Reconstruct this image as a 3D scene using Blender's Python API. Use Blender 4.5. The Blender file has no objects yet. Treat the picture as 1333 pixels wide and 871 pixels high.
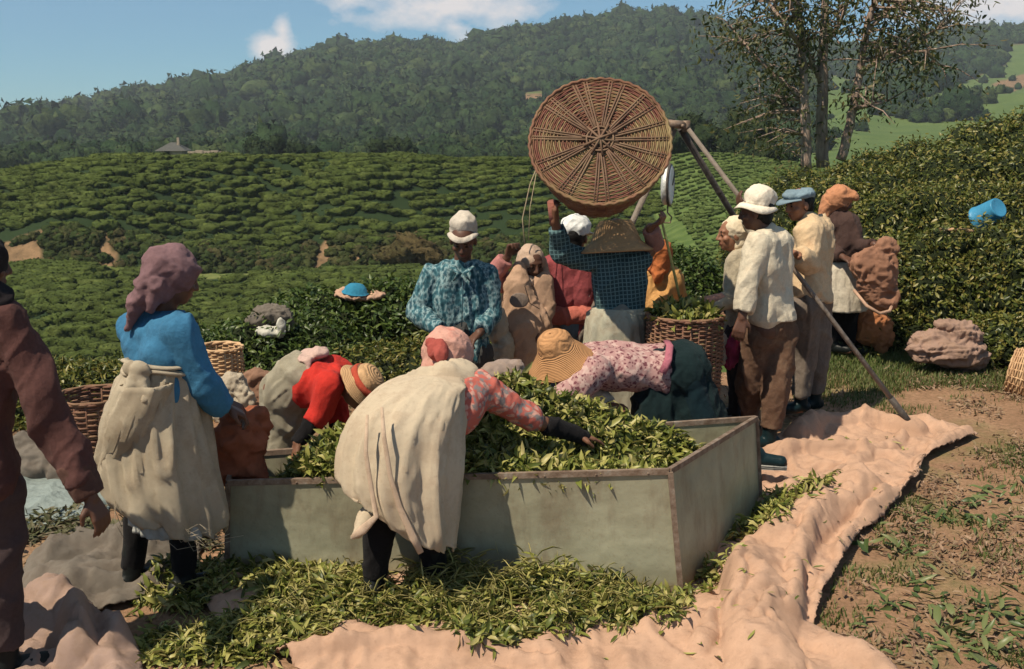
import bpy, math, random
import numpy as np
from mathutils import Vector, Matrix
rng = np.random.default_rng(7); random.seed(7)
S = bpy.context.scene; COL = S.collection
R = math.radians
# ---------------------------------------------------------------- camera
CAMH = 2.2; TH = R(11.86); FPX = 1333*38/36
cd = bpy.data.cameras.new('camera'); cam = bpy.data.objects.new('camera', cd); COL.objects.link(cam)
cam.location = (0, 0, CAMH); cam.rotation_euler = (math.pi/2-TH, 0, 0)
cd.lens = 38; cd.sensor_width = 36; cd.clip_end = 6000; cd.clip_start = .05
S.camera = cam
# ---------------------------------------------------------------- light
SUNV = Vector((-.42, -.34, .84)).normalized()
sd = bpy.data.lights.new('sun', 'SUN'); sd.energy = 3.9; sd.angle = R(.6); sd.color = (1, .885, .69)
so = bpy.data.objects.new('sun', sd); COL.objects.link(so)
so.rotation_euler = SUNV.to_track_quat('Z', 'Y').to_euler(); so.location = (-6, -6, 30)
w = bpy.data.worlds.new('World'); S.world = w; w.use_nodes = True
nt = w.node_tree; nt.nodes.clear(); NN = nt.nodes.new; LK = nt.links.new
sky = NN('ShaderNodeTexSky'); sky.sky_type = 'NISHITA'; sky.sun_disc = False
sky.sun_elevation = math.asin(SUNV.z); sky.sun_rotation = math.atan2(SUNV.x, SUNV.y) % (2*math.pi)
sky.altitude = 2500; sky.air_density = 1.0; sky.dust_density = .05; sky.ozone_density = 3.0
out = NN('ShaderNodeOutputWorld'); bg = NN('ShaderNodeBackground'); bg.inputs['Strength'].default_value = .10
tc = NN('ShaderNodeTexCoord')
def ray(px, py):
    dx = (px-666.5)/FPX; dy = -(py-435.5)/FPX
    return Vector((dx, math.cos(TH)+dy*math.sin(TH), -math.sin(TH)+dy*math.cos(TH)))
CL = None
nz = NN('ShaderNodeTexNoise'); nz.inputs['Scale'].default_value = 26; nz.inputs['Detail'].default_value = 7; nz.inputs['Roughness'].default_value = .6
mp = NN('ShaderNodeMapping'); mp.inputs['Scale'].default_value = (1, 1, 1.7)
LK(tc.outputs['Generated'], mp.inputs['Vector']); LK(mp.outputs[0], nz.inputs['Vector'])
def mth(op, a, b=None, c=None, clamp=False):
    n = NN('ShaderNodeMath'); n.operation = op; n.use_clamp = clamp
    for i, v in enumerate((a, b, c)):
        if v is None: continue
        if isinstance(v, (int, float)): n.inputs[i].default_value = v
        else: LK(v, n.inputs[i])
    return n.outputs[0]
# clouds: soft banks at fixed bearings; vector entries are unseen, added for fill light
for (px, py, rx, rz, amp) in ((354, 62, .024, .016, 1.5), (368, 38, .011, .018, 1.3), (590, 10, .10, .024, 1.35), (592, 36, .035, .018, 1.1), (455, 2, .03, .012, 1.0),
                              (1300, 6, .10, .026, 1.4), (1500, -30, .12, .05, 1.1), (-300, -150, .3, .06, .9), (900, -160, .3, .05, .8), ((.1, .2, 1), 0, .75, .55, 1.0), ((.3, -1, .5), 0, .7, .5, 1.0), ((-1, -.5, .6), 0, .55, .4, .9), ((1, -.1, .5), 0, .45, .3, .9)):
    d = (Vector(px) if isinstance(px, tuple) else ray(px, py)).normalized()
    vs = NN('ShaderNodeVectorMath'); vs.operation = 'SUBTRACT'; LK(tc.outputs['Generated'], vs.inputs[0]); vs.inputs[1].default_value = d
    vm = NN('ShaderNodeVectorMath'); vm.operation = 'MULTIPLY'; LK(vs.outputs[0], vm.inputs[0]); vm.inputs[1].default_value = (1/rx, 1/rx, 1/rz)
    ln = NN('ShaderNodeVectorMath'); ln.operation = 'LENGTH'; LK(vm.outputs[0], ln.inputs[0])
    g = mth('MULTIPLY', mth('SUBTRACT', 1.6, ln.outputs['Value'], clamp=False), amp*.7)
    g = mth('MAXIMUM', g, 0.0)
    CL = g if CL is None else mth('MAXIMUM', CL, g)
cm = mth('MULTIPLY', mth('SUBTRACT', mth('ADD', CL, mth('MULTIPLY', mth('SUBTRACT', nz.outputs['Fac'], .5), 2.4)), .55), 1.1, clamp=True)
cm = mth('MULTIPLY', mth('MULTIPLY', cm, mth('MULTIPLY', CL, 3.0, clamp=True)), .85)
mx = NN('ShaderNodeMix'); mx.data_type = 'RGBA'
tn = NN('ShaderNodeMix'); tn.data_type = 'RGBA'; tn.blend_type = 'MULTIPLY'; tn.inputs['Factor'].default_value = 1; LK(sky.outputs[0], tn.inputs['A']); tn.inputs['B'].default_value = (.40, .61, .69, 1)
t2 = NN('ShaderNodeMix'); t2.data_type = 'RGBA'; t2.inputs['Factor'].default_value = .5; LK(tn.outputs['Result'], t2.inputs['A']); t2.inputs['B'].default_value = (.70, 1.55, 2.20, 1)
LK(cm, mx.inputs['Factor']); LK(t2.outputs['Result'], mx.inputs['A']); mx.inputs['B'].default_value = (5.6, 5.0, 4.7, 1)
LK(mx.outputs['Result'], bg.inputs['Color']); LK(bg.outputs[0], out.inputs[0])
S.view_settings.view_transform = 'Standard'; S.view_settings.look = 'None'; S.view_settings.exposure = .78; S.view_settings.gamma = 1
S.render.engine = 'CYCLES'; S.cycles.max_bounces = 5; S.cycles.transparent_max_bounces = 6; S.cycles.volume_bounces = 0
# ---------------------------------------------------------------- projection helpers: measured picture point -> place
def P(px, py, Y):
    r = ray(px, py); t = Y/r.y
    return Vector((0, 0, CAMH)) + r*t
def G(px, py, z=0.):
    r = ray(px, py); t = (z-CAMH)/r.z
    return Vector((0, 0, CAMH)) + r*t
def SC(Y, z=.8): return FPX/(Y*math.cos(TH)+(CAMH-z)*math.sin(TH))      # px per metre there
# ---------------------------------------------------------------- numpy noise
def _h(i, j, k, s):
    n = (i.astype(np.int64)*374761393 + j.astype(np.int64)*668265263 + k.astype(np.int64)*2147483647 + s*1274126177) & 0xffffffff
    n = ((n ^ (n >> 13))*1274126177) & 0xffffffff
    n = ((n ^ (n >> 16))*2246822519) & 0xffffffff
    return ((n ^ (n >> 15)) & 0xffffff)/float(0xffffff)*2-1
def noise(p, s=0):
    p = np.asarray(p, float); f = np.floor(p); u = p-f; i = f.astype(np.int64); u = u*u*(3-2*u)
    r = 0
    for a in (0, 1):
        for b in (0, 1):
            for c in (0, 1):
                wgt = (u[:, 0] if a else 1-u[:, 0])*(u[:, 1] if b else 1-u[:, 1])*(u[:, 2] if c else 1-u[:, 2])
                r = r+wgt*_h(i[:, 0]+a, i[:, 1]+b, i[:, 2]+c, s)
    return r
def fbm(p, s=0, o=4):
    p = np.asarray(p, float); r = 0; a = 1; t = 0
    for q in range(o): r = r+a*noise(p*(2**q)+q*17.3, s+q); t += a; a *= .5
    return r/t
def n2(x, y, f, s=0, o=3):
    x = np.asarray(x, float); sh = x.shape
    return fbm(np.stack([x.ravel()*f, np.asarray(y, float).ravel()*f, np.full(x.size, .37)], 1), s, o).reshape(sh)
def ridged(p, s=0):
    wv = np.stack([noise(p*.7+9, s+5), noise(p*.7+31, s+6), noise(p*.7+57, s+7)], 1)*.6
    q = p+wv
    return (1-2.2*np.abs(noise(q, s)))*.62+(1-2.2*np.abs(noise(q*2.1+5, s+1)))*.38
# ---------------------------------------------------------------- mesh helpers
def np_mesh(name, V, Fs, mats=(), fm=None, smooth=True):
    V = np.asarray(V, np.float32)
    if not isinstance(Fs, (list, tuple)): Fs = [Fs]
    Fs = [np.asarray(f, np.int32) for f in Fs if len(f)]
    me = bpy.data.meshes.new(name)
    me.vertices.add(len(V)); me.vertices.foreach_set('co', V.ravel())
    lv = np.concatenate([f.ravel() for f in Fs]); cnt = np.concatenate([np.full(len(f), f.shape[1], np.int32) for f in Fs])
    me.loops.add(len(lv)); me.loops.foreach_set('vertex_index', lv)
    me.polygons.add(len(cnt)); st = np.concatenate([[0], np.cumsum(cnt)[:-1]]).astype(np.int32)
    me.polygons.foreach_set('loop_start', st); me.polygons.foreach_set('loop_total', cnt)
    for m in (mats if isinstance(mats, (list, tuple)) else [mats]): me.materials.append(m)
    if fm is not None: me.polygons.foreach_set('material_index', np.asarray(fm, np.int32))
    me.polygons.foreach_set('use_smooth', np.full(len(cnt), smooth))
    me.update(calc_edges=True); me.validate()
    return me
def tag(o, label=None, cat=None, group=None, kind=None):
    if label: o['label'] = label
    if cat: o['category'] = cat
    if group: o['group'] = group
    if kind: o['kind'] = kind
    return o
def link(name, me, parent=None, loc=None):
    o = bpy.data.objects.new(name, me); COL.objects.link(o)
    if parent is not None: o.parent = parent
    if loc is not None: o.location = loc
    return o
def empty(name, loc, label, cat, group=None):
    o = link(name, None, None, loc); o.empty_display_size = .1
    return tag(o, label, cat, group)
def smat(o): pass
class MB:
    """collects several shapes (world coordinates) into ONE mesh"""
    def __init__(s): s.V = []; s.F = []; s.n = 0; s.m = []
    def add(s, V, F, m=0):
        V = np.asarray(V, float)
        s.V.append(V); s.F += [tuple(int(i)+s.n for i in f) for f in F]; s.m += [m]*len(F); s.n += len(V); return s
    def tube(s, pts, r, seg=8, m=0, cap=True, sq=1):
        pts = [np.array(p, float) for p in pts]; n = len(pts)
        rr = r if hasattr(r, '__len__') else [r]*n
        V = []; F = []; pn = None
        for i in range(n):
            t = pts[min(i+1, n-1)]-pts[max(i-1, 0)]; t = t/(np.linalg.norm(t)+1e-9)
            if pn is None:
                a = np.array([0, 0, 1.]) if abs(t[2]) < .9 else np.array([1., 0, 0]); u = np.cross(t, a)
            else: u = pn-t*np.dot(pn, t)
            u = u/(np.linalg.norm(u)+1e-9); pn = u; v = np.cross(t, u)
            for k in range(seg):
                a = 2*math.pi*k/seg; V.append(pts[i]+rr[i]*(u*math.cos(a)+v*math.sin(a)*sq))
        for i in range(n-1):
            for k in range(seg):
                F.append((i*seg+k, i*seg+(k+1) % seg, (i+1)*seg+(k+1) % seg, (i+1)*seg+k))
        if cap: F.append(tuple(range(seg-1, -1, -1))); F.append(tuple((n-1)*seg+k for k in range(seg)))
        return s.add(V, F, m)
    def box(s, c, h, M=None, m=0):
        V = [np.array((x*h[0], y*h[1], z*h[2])) for x in (-1, 1) for y in (-1, 1) for z in (-1, 1)]
        if M is not None: V = [np.array(M @ Vector(v)) for v in V]
        return s.add(np.array(V)+np.array(c), [(0, 1, 3, 2), (4, 6, 7, 5), (0, 4, 5, 1), (2, 3, 7, 6), (0, 2, 6, 4), (1, 5, 7, 3)], m)
    def lathe(s, c, ax, prof, seg=32, m=0, ref=None, wob=0, closed=False):
        ax = Vector(ax).normalized(); u = ax.orthogonal().normalized() if ref is None else (Vector(ref)-ax*Vector(ref).dot(ax)).normalized(); v = ax.cross(u)
        V = []; F = []; n = len(prof)
        for i, pr in enumerate(prof):
            r, z = pr[0], pr[1]; el = pr[2] if len(pr) > 2 else 1
            for k in range(seg):
                a = 2*math.pi*k/seg; q = 1+wob*math.sin(3*a+i*.7)+wob*.6*math.sin(7*a+i)
                V.append(np.array(Vector(c)+ax*z+u*(r*q*math.cos(a))+v*(r*q*el*math.sin(a))))
        for i in range(n-1):
            for k in range(seg): F.append((i*seg+k, i*seg+(k+1) % seg, (i+1)*seg+(k+1) % seg, (i+1)*seg+k))
        if closed:
            for k in range(seg): F.append(((n-1)*seg+k, (n-1)*seg+(k+1) % seg, (k+1) % seg, k))
        return s.add(V, F, m)
    def build(s, name, mats, parent=None, smooth=True, world=True):
        V = np.concatenate(s.V); base = np.array(parent.location) if parent is not None and world else np.zeros(3)
        if parent is not None and parent.parent is not None and world: base = base+np.array(parent.parent.location)
        me = bpy.data.meshes.new(name); me.from_pydata((V-base).tolist(), [], s.F)
        for m in (mats if isinstance(mats, (list, tuple)) else [mats]): me.materials.append(m)
        me.polygons.foreach_set('material_index', s.m); me.polygons.foreach_set('use_smooth', [smooth]*len(s.m)); me.update()
        return link(name, me, parent)
# ---------------------------------------------------------------- rounded solids -> one continuous surface
def capsule(p0, r0, p1, r1, flat0=False, flat1=False, seg=18):
    p0 = np.array(p0, float); p1 = np.array(p1, float); t = p1-p0; L = np.linalg.norm(t)
    if L < 1e-6: t = np.array([0, 0, 1.]); L = 1e-6
    t = t/np.linalg.norm(t); a = np.array([0, 0, 1.]) if abs(t[2]) < .9 else np.array([1., 0, 0]); u = np.cross(t, a); u /= np.linalg.norm(u); v = np.cross(t, u)
    rings = []
    if flat0: rings += [(p0, r0*.02), (p0, r0)]
    else: rings += [(p0-t*r0*math.cos(q), r0*math.sin(q)) for q in (.02, .4, .8, 1.2, math.pi/2)]
    if flat1: rings += [(p1, r1), (p1, r1*.02)]
    else: rings += [(p1+t*r1*math.cos(q), r1*math.sin(q)) for q in (math.pi/2, 1.2, .8, .4, .02)]
    ang = np.arange(seg)*2*math.pi/seg
    V = np.concatenate([c+r*(np.outer(np.cos(ang), u)+np.outer(np.sin(ang), v)) for c, r in rings]); n = len(rings)
    F = [(i*seg+k, i*seg+(k+1) % seg, (i+1)*seg+(k+1) % seg, (i+1)*seg+k) for i in range(n-1) for k in range(seg)]
    F += [tuple(range(seg-1, -1, -1)), tuple((n-1)*seg+k for k in range(seg))]
    return V, F
def ellip(c, rad, X=(1, 0, 0), Z=(0, 0, 1), seg=20, rings=12):
    Z = Vector(Z).normalized(); X = Vector(X); X = (X-Z*X.dot(Z)).normalized(); Yv = Z.cross(X)
    B = np.array([X, Yv, Z])*np.array(rad)[:, None]
    V = []
    for i in range(rings+1):
        q = math.pi*(i+.02)/(rings+.04)
        for k in range(seg):
            a = 2*math.pi*k/seg; V.append((math.sin(q)*math.cos(a), math.sin(q)*math.sin(a), math.cos(q)))
    V = np.array(V) @ B+np.array(c); n = rings+1
    F = [(i*seg+k, (i+1)*seg+k, (i+1)*seg+(k+1) % seg, i*seg+(k+1) % seg) for i in range(n-1) for k in range(seg)]
    F += [tuple(range(seg)), tuple((n-1)*seg+k for k in range(seg-1, -1, -1))]
    return V, F
def fuse(prims, voxel=.01, smooth=4):
    V = []; F = []; n = 0
    for v, f in prims: V.append(v); F += [tuple(i+n for i in q) for q in f]; n += len(v)
    me = bpy.data.meshes.new('t'); me.from_pydata(np.concatenate(V).tolist(), [], F); me.update()
    o = bpy.data.objects.new('t', me); COL.objects.link(o)
    m = o.modifiers.new('r', 'REMESH'); m.mode = 'VOXEL'; m.voxel_size = voxel
    if smooth: s_ = o.modifiers.new('s', 'SMOOTH'); s_.factor = .5; s_.iterations = smooth
    dg = bpy.context.evaluated_depsgraph_get(); dg.update()
    r = bpy.data.meshes.new_from_object(o.evaluated_get(dg))
    bpy.data.objects.remove(o); bpy.data.meshes.remove(me)
    return r
def displace(me, amp, freq, seed=0, stretch=(1, 1, .45), fine=.25):
    n = len(me.vertices); co = np.empty(n*3, np.float32); me.vertices.foreach_get('co', co); co = co.reshape(-1, 3).astype(float)
    no = np.empty(n*3, np.float32); me.vertex_normals.foreach_get('vector', no); no = no.reshape(-1, 3)
    q = co*freq*np.array(stretch)+seed*3.1; wv = np.stack([noise(q*.6+9, seed+5), noise(q*.6+31, seed+6), noise(q*.6+57, seed+7)], 1)*.8
    if fine > .5: d = ridged(q, seed)-.35+fine*ridged(co*freq*2.7+seed, seed+3)
    else:
        tri = lambda n_, w_: np.maximum(0, 1-np.abs(n_)/w_)
        q1 = q*np.array([1, 1, .55]); cx, sx_ = .77, .64; q2 = np.stack([q[:, 0]*cx-co[:, 2]*freq*sx_, q[:, 1], (q[:, 0]*sx_+co[:, 2]*freq*cx)*.3], 1); q3 = np.stack([q[:, 0]*cx+co[:, 2]*freq*sx_, q[:, 1], (-q[:, 0]*sx_+co[:, 2]*freq*cx)*.3], 1)
        m_ = noise(co*2.3+seed, seed+12)
        d = .75*tri(noise(q1*.85+wv*.5, seed), .30)+.55*tri(noise(q2*1.1+wv*.4+5, seed+1), .26)*np.clip(.5+m_*1.6, 0, 1)+.55*tri(noise(q3*1.1+wv*.4+9, seed+2), .26)*np.clip(.5-m_*1.6, 0, 1)+.3*noise(q*.5, seed+8)-.4
        d = d+.22*tri(noise(q2*2.6+wv+8, seed+4), .3)+fine*.2*noise(co*freq*4+seed, seed+3)
    co = co+no*(amp*d)[:, None]
    me.vertices.foreach_set('co', co.astype(np.float32).ravel()); me.update(); return me
def soft(name, prims, mat, parent=None, voxel=.011, smooth=4, fold=None, label=None):
    me = fuse(prims, voxel, smooth); me.name = name
    if fold: displace(me, *fold)
    base = Vector((0, 0, 0))
    q = parent
    while q is not None: base = base+q.location; q = q.parent
    me.transform(Matrix.Translation(-base))
    for m in (mat if isinstance(mat, (list, tuple)) else [mat]): me.materials.append(m)
    me.polygons.foreach_set('use_smooth', [True]*len(me.polygons))
    o = link(name, me, parent)
    if label: o['label'] = label
    return o
def loft(name, rings, mat, parent=None, seg=72, sub=6, amp=.015, freq=9, seed=0, cap=False, thick=.006, hem=0.0, twist=0):
    """open cloth tube; rings = (centre, rx, ry[, angle[, tilt]]) from top to bottom"""
    rr = [(np.array(c, float), a, b, (e[0] if e else 0), (e[1] if len(e) > 1 else 0)) for c, a, b, *e in rings]
    n = len(rr); out_ = []
    K = [np.array(list(c)+[a, b, g, t]) for c, a, b, g, t in rr]
    for i in range(n-1):
        p0 = K[max(i-1, 0)]; p1 = K[i]; p2 = K[i+1]; p3 = K[min(i+2, n-1)]
        for j in range(sub):
            t = j/sub; out_.append(.5*((2*p1)+(-p0+p2)*t+(2*p0-5*p1+4*p2-p3)*t*t+(-p0+3*p1-3*p2+p3)*t**3))
    out_.append(K[-1]); m = len(out_); ang = np.arange(seg)*2*math.pi/seg
    V = []
    for i, k in enumerate(out_):
        f = i/(m-1); fa = amp*(.3+.9*f)
        ph = ang+twist*f
        fold_ = noise(np.stack([np.cos(ph)*freq*.35, np.sin(ph)*freq*.35, np.full(seg, f*1.3+seed*7.7)], 1), seed)
        fold2 = noise(np.stack([np.cos(ph)*freq*.9, np.sin(ph)*freq*.9, np.full(seg, f*2.6+seed*3.7)], 1), seed+1)
        d = fa*(1-2*np.abs(fold_))+fa*.6*fold2
        cr = np.stack([np.cos(ang)*3.1+f*1.2, np.sin(ang)*3.1, np.full(seg, f*1.3+seed)], 1)
        d = d+amp*.6*np.maximum(0, 1-np.abs(noise(cr+np.array([0, 0, 1.])*f, seed+2))/.22)+amp*.35*np.maximum(0, 1-np.abs(noise(cr*np.array([2.2, 2.2, 3.])+3, seed+4))/.25)
        x = np.cos(ang)*(k[3]+d); y = np.sin(ang)*(k[4]+d); ca, sa = math.cos(k[5]), math.sin(k[5])
        X = x*ca-y*sa; Y_ = x*sa+y*ca
        z = k[6]*X+(hem*fold2*(f**3))
        V.append(np.stack([k[0]+X, k[1]+Y_, k[2]+z], 1))
    V = np.concatenate(V); F = [(i*seg+a, (i+1)*seg+a, (i+1)*seg+(a+1) % seg, i*seg+(a+1) % seg) for i in range(m-1) for a in range(seg)]
    base = np.zeros(3); q = parent
    while q is not None: base = base+np.array(q.location); q = q.parent
    if cap: F.append(tuple(range(seg)))
    me = bpy.data.meshes.new(name); me.from_pydata((V-base).tolist(), [], F); me.materials.append(mat)
    me.polygons.foreach_set('use_smooth', [True]*len(F)); me.update()
    o = link(name, me, parent)
    sm_ = o.modifiers.new('s', 'SOLIDIFY'); sm_.thickness = thick; sm_.offset = -1
    return o
# ---------------------------------------------------------------- materials
class NB:
    def __init__(s, name):
        s.m = bpy.data.materials.new(name); s.m.use_nodes = True; s.t = s.m.node_tree; s.b = s.t.nodes['Principled BSDF']
        s.b.inputs['Specular IOR Level'].default_value = .14
        s.tc = s.t.nodes.new('ShaderNodeTexCoord').outputs['Object']
    def n(s, ty, **k):
        x = s.t.nodes.new(ty)
        for a, v in k.items():
            if a in x.inputs: 
                try: x.inputs[a].default_value = v
                except Exception: s.t.links.new(v, x.inputs[a])
            else: setattr(x, a, v)
        return x
    def L(s, a, b): s.t.links.new(a, b)
    def map(s, scale, rot=(0, 0, 0)):
        m = s.n('ShaderNodeMapping'); m.inputs['Scale'].default_value = scale; m.inputs['Rotation'].default_value = rot; s.L(s.tc, m.inputs[0]); return m.outputs[0]
    def noise(s, sc, det=4, rough=.55, vec=None):
        x = s.n('ShaderNodeTexNoise'); x.inputs['Scale'].default_value = sc; x.inputs['Detail'].default_value = det; x.inputs['Roughness'].default_value = rough
        s.L(vec or s.tc, x.inputs['Vector']); return x.outputs['Fac']
    def crease(s, sc, vec=None):
        x = s.n('ShaderNodeTexNoise'); x.noise_type = 'RIDGED_MULTIFRACTAL'; x.inputs['Scale'].default_value = sc; x.inputs['Detail'].default_value = 3; x.inputs['Roughness'].default_value = .5; x.inputs['Distortion'].default_value = .6
        s.L(vec or s.tc, x.inputs['Vector']); return x.outputs['Fac']
    def crumple(s, sc, st=(1, 1, .6)):
        v = s.map(st, (.25, .35, .1)); nn = s.n('ShaderNodeTexNoise'); nn.inputs['Scale'].default_value = 5; nn.inputs['Detail'].default_value = 2; s.L(v, nn.inputs['Vector'])
        w_ = s.mix(.22, v, nn.outputs['Color'], 'ADD'); h = None
        for k, a in ((1, 1.), (2.3, .45)):
            x = s.n('ShaderNodeTexVoronoi'); x.feature = 'F1'; x.inputs['Scale'].default_value = sc*k; s.L(w_, x.inputs['Vector']); g = s.math('MULTIPLY', x.outputs['Distance'], a); h = g if h is None else s.math('ADD', h, g)
        return h
    def ramp(s, f, stops, interp='LINEAR'):
        r = s.n('ShaderNodeValToRGB'); r.color_ramp.interpolation = interp; e = r.color_ramp.elements
        while len(e) < len(stops): e.new(.5)
        for q, (p, c) in zip(e, stops): q.position = p; q.color = (*c, 1) if len(c) == 3 else c
        s.L(f, r.inputs[0]); return r.outputs[0]
    def mix(s, f, a, b, mode='MIX'):
        x = s.n('ShaderNodeMix'); x.data_type = 'RGBA'; x.blend_type = mode
        for i, v in (('Factor', f), ('A', a), ('B', b)):
            if isinstance(v, (int, float)): x.inputs[i].default_value = v
            elif isinstance(v, tuple): x.inputs[i].default_value = (*v, 1)
            else: s.L(v, x.inputs[i])
        return x.outputs['Result']
    def math(s, op, a, b=0., c=None):
        x = s.n('ShaderNodeMath'); x.operation = op
        for i, v in enumerate((a, b, c)):
            if v is None: continue
            if isinstance(v, (int, float)): x.inputs[i].default_value = v
            else: s.L(v, x.inputs[i])
        return x.outputs[0]
    def bump(s, h, st=.4, dist=.01):
        x = s.n('ShaderNodeBump'); x.inputs['Strength'].default_value = st; x.inputs['Distance'].default_value = dist; s.L(h, x.inputs['Height'])
        s.L(x.outputs[0], s.b.inputs['Normal']); return x
    def fin(s, col, rough=.85):
        if isinstance(col, tuple): s.b.inputs['Base Color'].default_value = (*col, 1)
        else: s.L(col, s.b.inputs['Base Color'])
        s.b.inputs['Roughness'].default_value = rough; return s.m
def dk(c, f): return tuple(x*f for x in c)
def cloth(name, c, var=.75, weave=900, dirt=None, rough=.95, wst=.25):
    b = NB(name); f = b.noise(5, 5); col = b.ramp(f, [(.3, dk(c, var)), (.7, tuple(min(1, x*1.12) for x in c))])
    if dirt: col = b.mix(b.ramp(b.noise(9, 6, .7), [(.52, (0, 0, 0)), (.68, (1, 1, 1))]), col, dirt)
    h = b.noise(weave, 2); f2 = b.noise(60, 4); col = b.mix(.35, col, b.ramp(f2, [(.3, dk(c, .7)), (.7, tuple(min(1, x*1.2) for x in c))]))
    b.bump(b.math('ADD', b.math('ADD', b.math('MULTIPLY', h, .12), b.math('MULTIPLY', b.noise(28, 5, .65), .5)), b.math('MULTIPLY', b.crumple(8, (1, 1, .5)), .9)), wst*1.6+.2, .028)
    b.b.inputs['Sheen Weight'].default_value = .02
    return b.fin(col, rough)
def burlap(name, c, dirt=(.25, .16, .10)):
    b = NB(name)
    w1 = b.n('ShaderNodeTexWave'); w1.bands_direction = 'X'; w1.inputs['Scale'].default_value = 230; w1.inputs['Distortion'].default_value = 2; w1.inputs['Detail'].default_value = 1; b.L(b.tc, w1.inputs[0])
    w2 = b.n('ShaderNodeTexWave'); w2.bands_direction = 'Z'; w2.inputs['Scale'].default_value = 230; w2.inputs['Distortion'].default_value = 2; w2.inputs['Detail'].default_value = 1; b.L(b.tc, w2.inputs[0])
    wv = b.math('ADD', w1.outputs['Fac'], w2.outputs['Fac'])
    col = b.ramp(b.noise(3.5, 6, .62), [(.3, dk(c, .66)), (.48, c), (.7, tuple(min(1, x*1.18) for x in c))])
    col = b.mix(b.ramp(b.noise(7, 7, .7), [(.47, (0, 0, 0)), (.60, (.50, .50, .50))]), col, dirt); col = b.mix(b.ramp(b.noise(38, 4, .7), [(.56, (0, 0, 0)), (.70, (.4, .4, .4))]), col, dirt)
    col = b.mix(.22, col, b.ramp(wv, [(.1, dk(c, .5)), (1, tuple(min(1, x*1.25) for x in c))]))
    b.bump(b.math('ADD', b.math('ADD', b.math('MULTIPLY', wv, .08), b.math('MULTIPLY', b.noise(24, 7, .68), .5)), b.math('MULTIPLY', b.crumple(8.5, (1, 1, .7)), 1.0)), .6, .03)
    return b.fin(col, 1)
def leafmat(name, cols, rough=.5, trans=.25, objvar=1.2):
    b = NB(name); ri = b.n('ShaderNodeNewGeometry').outputs['Random Per Island']
    n = len(cols); col = b.ramp(ri, [(i/(n-1), c) for i, c in enumerate(cols)])
    col = b.mix(b.math('MULTIPLY', b.noise(objvar, 4), .55), col, dk(cols[0], .8))
    b.b.inputs['Subsurface Weight'].default_value = 0
    b.fin(col, rough); b.b.inputs['Specular IOR Level'].default_value = .3
    if trans:
        tr = b.n('ShaderNodeBsdfTranslucent'); b.L(col, tr.inputs[0]); ms = b.n('ShaderNodeMixShader'); ms.inputs[0].default_value = trans
        o = b.t.nodes['Material Output']; b.L(b.b.outputs[0], ms.inputs[1]); b.L(tr.outputs[0], ms.inputs[2]); b.L(ms.outputs[0], o.inputs[0])
    return b.m
# ---------------------------------------------------------------- leaf scatter
L8 = np.array([(0, 0, 0), (.3, .19, .05), (.7, .16, .03), (1, 0, -.10), (.7, -.16, .03), (.3, -.19, .05), (.33, 0, 0), (.7, 0, -.03)], float)
L8F = np.array([(0, 6, 1, 1), (1, 6, 7, 2), (2, 7, 3, 3), (3, 7, 4, 4), (4, 7, 6, 5), (5, 6, 0, 0)])
L8F3 = np.array([(0, 6, 1), (1, 6, 7), (1, 7, 2), (2, 7, 3), (3, 7, 4), (4, 7, 6), (4, 6, 5), (5, 6, 0)])
L4 = np.array([(0, 0, 0), (.5, .2, .06), (1, 0, -.05), (.5, -.2, .06)], float); L4F3 = np.array([(0, 3, 1), (3, 2, 1)])
def leaves(pts, nrm, size, flat=.35, tmpl=(L8, L8F3), curl=.25, droop=0., wid=1.):
    """flat: 0 = lies in the surface, 1 = any direction"""
    N = len(pts); T, F = tmpl
    nr = np.asarray(nrm, float)+flat*rng.normal(size=(N, 3)); nr /= np.linalg.norm(nr, axis=1)[:, None]+1e-9
    d = rng.normal(size=(N, 3)); d[:, 2] -= droop; d -= nr*(d*nr).sum(1)[:, None]; d /= np.linalg.norm(d, axis=1)[:, None]+1e-9
    s = np.cross(nr, d); L = rng.uniform(size[0], size[1], N)
    t = np.broadcast_to(T, (N,)+T.shape).copy()
    t[:, :, 2] += (rng.uniform(-1, 1, N)*curl)[:, None]*((t[:, :, 0]-.5)**2*2-.4)
    t[:, :, 1] *= wid*rng.uniform(.7, 1.15, N)[:, None]
    V = np.asarray(pts)[:, None, :]+L[:, None, None]*(t[:, :, 0:1]*d[:, None]+t[:, :, 1:2]*s[:, None]+t[:, :, 2:3]*nr[:, None])
    Fa = F[None]+(np.arange(N)*len(T))[:, None, None]
    return V.reshape(-1, 3), Fa.reshape(-1, F.shape[1])
def inpoly(x, y, poly):
    c = np.zeros(len(x), bool); n = len(poly)
    for i in range(n):
        x0, y0 = poly[i]; x1, y1 = poly[(i+1) % n]
        k = ((y0 > y) != (y1 > y)) & (x < (x1-x0)*(y-y0)/((y1-y0) or 1e-9)+x0); c ^= k
    return c
def segdist(x, y, poly, closed=True):
    d = np.full(len(x), 1e9); n = len(poly)
    for i in range(n if closed else n-1):
        a = np.array(poly[i]); b_ = np.array(poly[(i+1) % n]); ab = b_-a; t = np.clip(((x-a[0])*ab[0]+(y-a[1])*ab[1])/(ab@ab+1e-12), 0, 1)
        d = np.minimum(d, np.hypot(x-a[0]-t*ab[0], y-a[1]-t*ab[1]))
    return d
def gpoly(pp): return [(G(x, y).x, G(x, y).y) for x, y in pp]
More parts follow.
